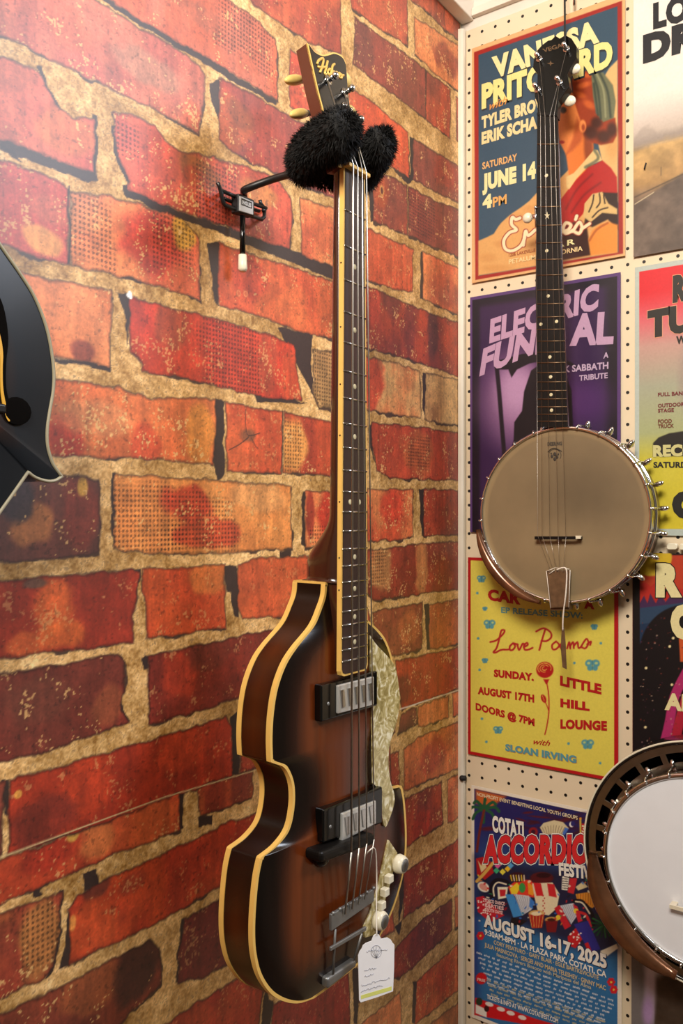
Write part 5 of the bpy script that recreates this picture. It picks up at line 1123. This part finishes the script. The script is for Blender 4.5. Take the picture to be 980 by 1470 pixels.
# bridge, strings, tailpiece, strap
def blockR(px4, o, dep): return prism([R(x, y, o) for x, y in px4], -NB*dep)
bb = build('bridge', blockR(((767, 770), (826, 770), (826, 774.5), (767, 774.5)), OB+.015, .003), M['ebony'], bj, smooth=False)
build('bridge_end', blockR(((825.5, 769), (833.5, 769), (833, 773.5), (825.5, 773.5)), OB+.015, .003), M['pale'], bb, smooth=False)
for x in (771, 800, 829): build('bridge_foot', blockR(((x-3, 770.5), (x+3, 770.5), (x+3, 774), (x-3, 774)), OB+.012, .0118), M['ebony'], bb, smooth=False)
tpb = build('tailpiece', join(blockR(((784, 820), (818, 818), (816.5, 872), (790, 873)), OB+.010, .004), blockR(((789, 862), (817, 861), (818, 876), (789, 877)), OB+.004, .014)), M['plast'], bj, smooth=False, bevel=.0015, label='tailpiece wrapped in cloudy brown plastic')
build('plastic_edge', join(*[tube([R(*p_, OB+.012), R(*q2_, OB+.012)], .0006, 6) for p_, q2_ in (((784, 820), (797, 815)), ((797, 815), (817, 817)), ((784, 820), (790, 873)), ((788, 824), (796, 818)), ((818, 818), (816, 872)))]), M['thread'], tpb)
build('strap_thread', tube(spline([R(799, 818, OB+.014), R(808, 815, OB+.015), R(813, 820, OB+.015), R(812, 850, OB+.014), R(808, 884, OB+.006), R(807.5, 905, OB+.0)], 5), .0012, 8), M['thread'], bj)
build('strap_end', prism([R(x, y, OB) for x, y in ((806, 900), (809.5, 900), (811.5, 925), (813, 961), (807, 958), (804.5, 930))], -NB*.0012), M['plast'], bj, smooth=False, label='brown plastic strap end')
for k, (xn, xb, xt, ps) in enumerate(((775.5, 778, 795, 2), (782, 789, 799, 0), (789, 801, 803, 1), (795, 812, 808, 3))):
    pt = GP(*posts[ps], .008); nn_ = R(xn, 166, ON+.003); build('string', join(tube([pt, nn_, R(xb, 770, OB+.016)], .00026, 6), tube([R(xb, 770, OB+.016), R(xt, 822, OB+.011)], .00026, 6)), M['wire'], bj)
build('string', tube([R(769.5, 318, ON+.003), R(771.5, 769, OB+.016), R(791, 822, OB+.011)], .00026, 6), M['wire'], bj)
# cord and hook that hold it
pc = GP(812, 60, -.006)
cd_ = build('hanging_cord', tube(spline([GP(811, 72, .006), GP(810.5, 50, .004), R(810.5, 20, .045), R(810, -20, .040), R(810, -60, .030)], 5), .0016, 8), M['cord'], smooth=True); tag(cd_, 'thin black cord running up from the banjo headstock', 'cord')
hk_ = build('peg_hook', tube([R(824, 7.5, .014), R(824, -14, .014), R(824, -16, .0046)], .0022, 8), M['steel']); tag(hk_, 'small shiny metal hook at the top edge beside the black cord', 'hook')

# ------------------------------------------------------------------ resonator banjo at the lower right
O2 = 0.120; c2 = R(1008, 1254, O2); R2 = 0.1335; RO = 0.176
b2 = thing('resonator_banjo', 'banjo with a white drum head and dark resonator at the lower right edge', 'banjo', c2-az*RO)
V, F, C = skin(c2, R2-.002, lambda x, z: (0, 0, 0)); h_ = build('drum_head', (V, F), M['skinw'], b2)
build('tension_hoop', ring(c2, ax, az, NB, [(R2-.0028, -.012), (R2-.0028, .003), (R2-.0014, .0045), (R2+.0030, .0045), (R2+.0042, .003), (R2+.0042, -.012)]), M['chrome'], b2)
build('rim', ring(c2, ax, az, NB, [(R2-.012, -.07), (R2-.012, -.013), (R2-.001, -.013), (R2-.001, -.07)]), M['rimw'], b2)
HF = -.030                                 # flange height
build('resonator', ring(c2, ax, az, NB, [(.04, -.100), (.04, -.096), (RO-.012, -.090), (RO-.006, -.07), (RO-.0055, HF+.004), (RO-.0005, HF+.004), (RO, HF+.001), (RO, -.070), (RO-.010, -.096)]), M['resin'], b2)
build('resonator_back', join(prism([rpt(c2, t, .041, -.097) for t in np.linspace(0, 2*math.pi, 32)[:-1]], -NB*.003)), M['resin'], b2, smooth=False)
build('resonator_edging', ring(c2, ax, az, NB, [(RO-.0018, HF+.0035), (RO-.0018, HF+.0052), (RO+.0006, HF+.0052), (RO+.0006, HF+.0020)]), M['pale'], b2, label='pale edging line')
fl = [ring(c2, ax, az, NB, [(R2+.002, HF-.0015), (R2+.002, HF+.0015), (R2+.012, HF+.0015), (R2+.012, HF-.0015)]), ring(c2, ax, az, NB, [(RO-.017, HF-.0015), (RO-.017, HF+.0015), (RO-.0050, HF+.0015), (RO-.0050, HF-.0015)])]
for k in range(24):
    a = math.radians(7.5)+2*math.pi*k/24; e = ax*math.cos(a)+az*math.sin(a); t_ = -ax*math.sin(a)+az*math.cos(a); fl.append(box(c2+e*(R2+RO-.005)/2+NB*HF, e*(RO-R2-.024)/2, t_*.0045, NB*.0014))
build('flange', join(*fl), M['flange'], b2, smooth=False, bevel=.0006)
hooks(c2, R2+.004, b2, 24, HF+.003, 0.06, 'chrome', .0017)
arm_rest(c2, math.radians(181), math.radians(258), R2+.001, RO-.004, .012, 'arm_rest', b2, 'bronze')
def BP(u_, v_, h): return c2+ax*u_+az*v_+NB*h
b2b = build('bridge', prism([BP(-.040, -.048, .016), BP(.040, -.048, .016), BP(.040, -.053, .016), BP(-.040, -.053, .016)], -NB*.003), M['pale'], b2, smooth=False)
for u_ in (-.036, 0, .036): build('bridge_foot', prism([BP(u_-.004, -.0485, .0135), BP(u_+.004, -.0485, .0135), BP(u_+.004, -.0525, .0135), BP(u_-.004, -.0525, .0135)], -NB*.0134), M['pale'], b2b, smooth=False)
build('tailpiece', prism([BP(-.012, -.128, .010), BP(.012, -.128, .010), BP(.009, -.085, .012), BP(-.009, -.085, .012)], NB*.002), M['chrome'], b2, smooth=False)
NT = lambda u_, v_, h: BP(u_+(v_-R2)*.085, v_, h)
build('neck', prism([NT(-.0205, R2+.002, .004), NT(.0205, R2+.002, .004), NT(.0165, R2+.50, .004), NT(-.0165, R2+.50, .004)], -NB*.020), M['neckw'], b2, smooth=False, bevel=.008)
build('fingerboard', prism([NT(-.021, R2-.002, .010), NT(.021, R2-.002, .010), NT(.017, R2+.50, .010), NT(-.017, R2+.50, .010)], -NB*.006), M['ebony'], b2, smooth=False)
build('headstock', prism([NT(-.017, R2+.50, .006), NT(.017, R2+.50, .006), NT(.036, R2+.54, 0), NT(.030, R2+.60, -.01), NT(.036, R2+.64, -.014), NT(0, R2+.66, -.016), NT(-.036, R2+.64, -.014), NT(-.030, R2+.60, -.01), NT(-.036, R2+.54, 0)], -NB*.013), M['gloss'], b2, smooth=False)

# ------------------------------------------------------------------ mandolin at the left edge
OM = 0.075
def mpt(px, py): q = L(px, py, OM); return np.array([q[1], q[2]])
ra = spline([mpt(*q) for q in ((-4, 346), (14, 372), (30, 395), (48, 424), (62, 457), (71, 490), (76.5, 530), (76, 560), (71, 590), (67.5, 615), (68, 640), (74, 662), (80, 673), (88.5, 684))], 5)
rb = spline([mpt(*q) for q in ((88.5, 684), (80, 689.5), (70, 691), (58, 688.5), (48, 684), (40, 677.5))], 4)
rc_ = spline([mpt(*q) for q in ((40, 677.5), (30, 692), (16, 712), (-4, 740))], 4)
y0m = rc_[-1][0]; zmid = mpt(60, 560)[1]; hwm = 0.128; ycm = ra[:, 0].max()-hwm+0.004
ztm = ra[0][1]; zbm = rc_[-1][1]
lo_ = spline([rc_[-1], (ycm+.035, zbm-.030), (ycm, zbm-.040), (ycm-.05, zbm-.028), (ycm-.10, zbm+.03), (ycm-.122, zmid-.03), (ycm-.112, zmid+.06), (ycm-.075, ztm-.005), (ycm-.045, ztm+.035), (ycm-.024, ztm+.07), (ycm+.024, ztm+.07), (ycm+.040, ztm+.045), ra[0]], 5)
mo = np.vstack([ra, rb[1:], rc_[1:], lo_[1:-1]])
md = thing('mandolin', 'dark sunburst mandolin with a pointed body, cut off by the left edge', 'mandolin', (OM, ycm, zbm-.04))
nm_ = len(mo); cm = np.array([ycm, (ztm+zbm)/2]); fr = (1, .985, .95, .9, .82, .7, .55, .4, .2); V = []; C = []; F = []
for f in fr:
    for p in mo:
        q = cm+(p-cm)*f; V.append((OM+.004*(1-f**3), q[0], q[1])); k = float(sstep(.66, .30, f)); C.append(np.array([20, 24, 29.])+(np.array([120, 48, 14.])-np.array([20, 24, 29.]))*k)
V.append((OM+.004, *cm)); C.append((190, 100, 36))
for i in range(len(fr)-1):
    for k in range(nm_): F.append((i*nm_+k, (i+1)*nm_+k, (i+1)*nm_+(k+1) % nm_, i*nm_+(k+1) % nm_))
for k in range(nm_): F.append(((len(fr)-1)*nm_+k, len(V)-1, (len(fr)-1)*nm_+(k+1) % nm_))
ar = sum(mo[i-1][0]*mo[i][1]-mo[i][0]*mo[i-1][1] for i in range(nm_))
if ar > 0: F = [f[::-1] for f in F]
build('body_top', (V, F), M['mandt'], md, colors=lin(C))
V = [(OM, *p) for p in mo]+[(OM-.040, *p) for p in mo]; F = [(i, (i+1) % nm_, nm_+(i+1) % nm_, nm_+i) for i in range(nm_)]+[tuple(range(nm_, 2*nm_))]
if ar > 0: F = [f[::-1] for f in F]
build('body_sides', (V, F), M['resin'], md, smooth=False)
P3 = [np.array((OM+.0003, *p)) for p in np.vstack([mo, mo[:1]])]; build('edge_binding', tube(P3, .0015, 8, caps=False), M['grayb'], md, label='grey edge binding')
mrise = lambda px, py: L(px, py, OM+.0045)
slot = [mrise(*q) for q in spline([(-14, 420), (-2, 424), (7, 448), (12, 486), (9, 520), (9, 556), (15, 580), (24, 590), (16, 600), (8, 588), (5, 560), (4.5, 530), (6, 505), (2, 482), (-8, 462)], 4, True)]
fh = build('f_hole', join(prism(slot, (-.0006, 0, 0)), ellipsoid(mrise(24.5, 590), (.0008, 0, 0), (0, .0135, 0), (0, 0, .0118), 20, 8)), M['dark'], md, smooth=False)
build('f_hole_edge', prism([mrise(x, y)+ax*.0004 for x, y in spline([(-10, 466), (-1, 478), (4, 505), (3.5, 530), (4.5, 560), (10, 588), (14, 604), (9, 600), (2, 572), (0, 540), (0, 512), (-4, 490)], 4, True)], (-.0008, 0, 0)), M['yell'], fh, smooth=False, label='yellow wood edge of the sound hole')
MP = lambda u_, z_, o: np.array([o, ycm+u_, z_])
build('neck', prism([MP(-.017, ztm+.05, OM-.005), MP(.017, ztm+.05, OM-.005), MP(.014, ztm+.26, OM-.005), MP(-.014, ztm+.26, OM-.005)], (-.018, 0, 0)), M['neckw'], md, smooth=False, bevel=.006)
build('fingerboard', prism([MP(-.019, ztm-.03, OM+.016), MP(.019, ztm-.03, OM+.016), MP(.0145, ztm+.26, OM+.004), MP(-.0145, ztm+.26, OM+.004)], (-.007, 0, 0)), M['ebony'], md, smooth=False)
build('headstock', prism([MP(-.015, ztm+.26, OM), MP(.015, ztm+.26, OM), MP(.036, ztm+.30, OM-.008), MP(.034, ztm+.40, OM-.03), MP(0, ztm+.43, OM-.036), MP(-.034, ztm+.40, OM-.03), MP(-.036, ztm+.30, OM-.008)], (-.013, 0, 0)), M['gloss'], md, smooth=False)
build('bridge', bx(OM+.010, OM+.026, ycm-.055, ycm+.055, (ztm+zbm)/2-.032, (ztm+zbm)/2-.024), M['ebony'], md, smooth=False, bevel=.002)
for k in range(4):
    u_ = -.012+.008*k; build('string', tube([MP(u_*.8, ztm+.26, OM+.007), MP(u_*1.6, (ztm+zbm)/2-.028, OM+.028), MP(u_, zbm-.035, OM+.006)], .0006, 6), M['wire'], md)
hm = build('mandolin_hanger', join(tube([MP(0, ztm+.30, .001), MP(0, ztm+.30, OM-.034)], .005, 10), tube([MP(0, ztm+.30, .0008), MP(0, ztm+.30, .008)], .018, 16),
     tube([MP(-.032, ztm+.245, OM+.004), MP(-.034, ztm+.240, OM-.02), MP(0, ztm+.238, OM-.034), MP(.034, ztm+.240, OM-.02), MP(.032, ztm+.245, OM+.004)], .004, 10), tube([MP(0, ztm+.30, OM-.034), MP(0, ztm+.238, OM-.034)], .005, 10)), M['blackm']); tag(hm, 'black wall hook holding the mandolin neck', 'guitar hanger')

# small white clips over the starry poster, dark stub on the pegboard
for (x, y, wd, lab) in ((964, 784.5, 15, 'white clip above the starry poster, nearer the hanging banjo'), (979.5, 785, 9, 'white clip above the starry poster, at the right edge of the picture')):
    o_ = build('poster_clip', join(prism([R(x+q[0]*wd/2, y+q[1]*4.4, .016) for q in ((-1, -.5), (-.7, -1), (.7, -1), (1, -.5), (1, .6), (.7, 1), (-.7, 1), (-1, .6))], -NB*.0108)), M['pale'], smooth=False, bevel=.001); tag(o_, lab, 'clip', 'clips on the pegboard')
o_ = build('pegboard_screw', join(tube([R(661.5, 1117, .0105), R(668, 1117, .0105)], .0045, 10), ball(R(663, 1117, .0115), .005)), M['cord']); tag(o_, 'dark fixing at the left edge of the pegboard above the festival poster', 'fixing')
o_ = build('twist_tie', tube([R(924.6, 243, .0085), R(925.6, 238, .0080), R(927, 234, .0070)], .0012, 8), M['cord']); tag(o_, 'tiny black tie on the margin beside the desert road poster', 'tie')
bpy.data.objects.remove(_fo); bpy.data.curves.remove(_fc)
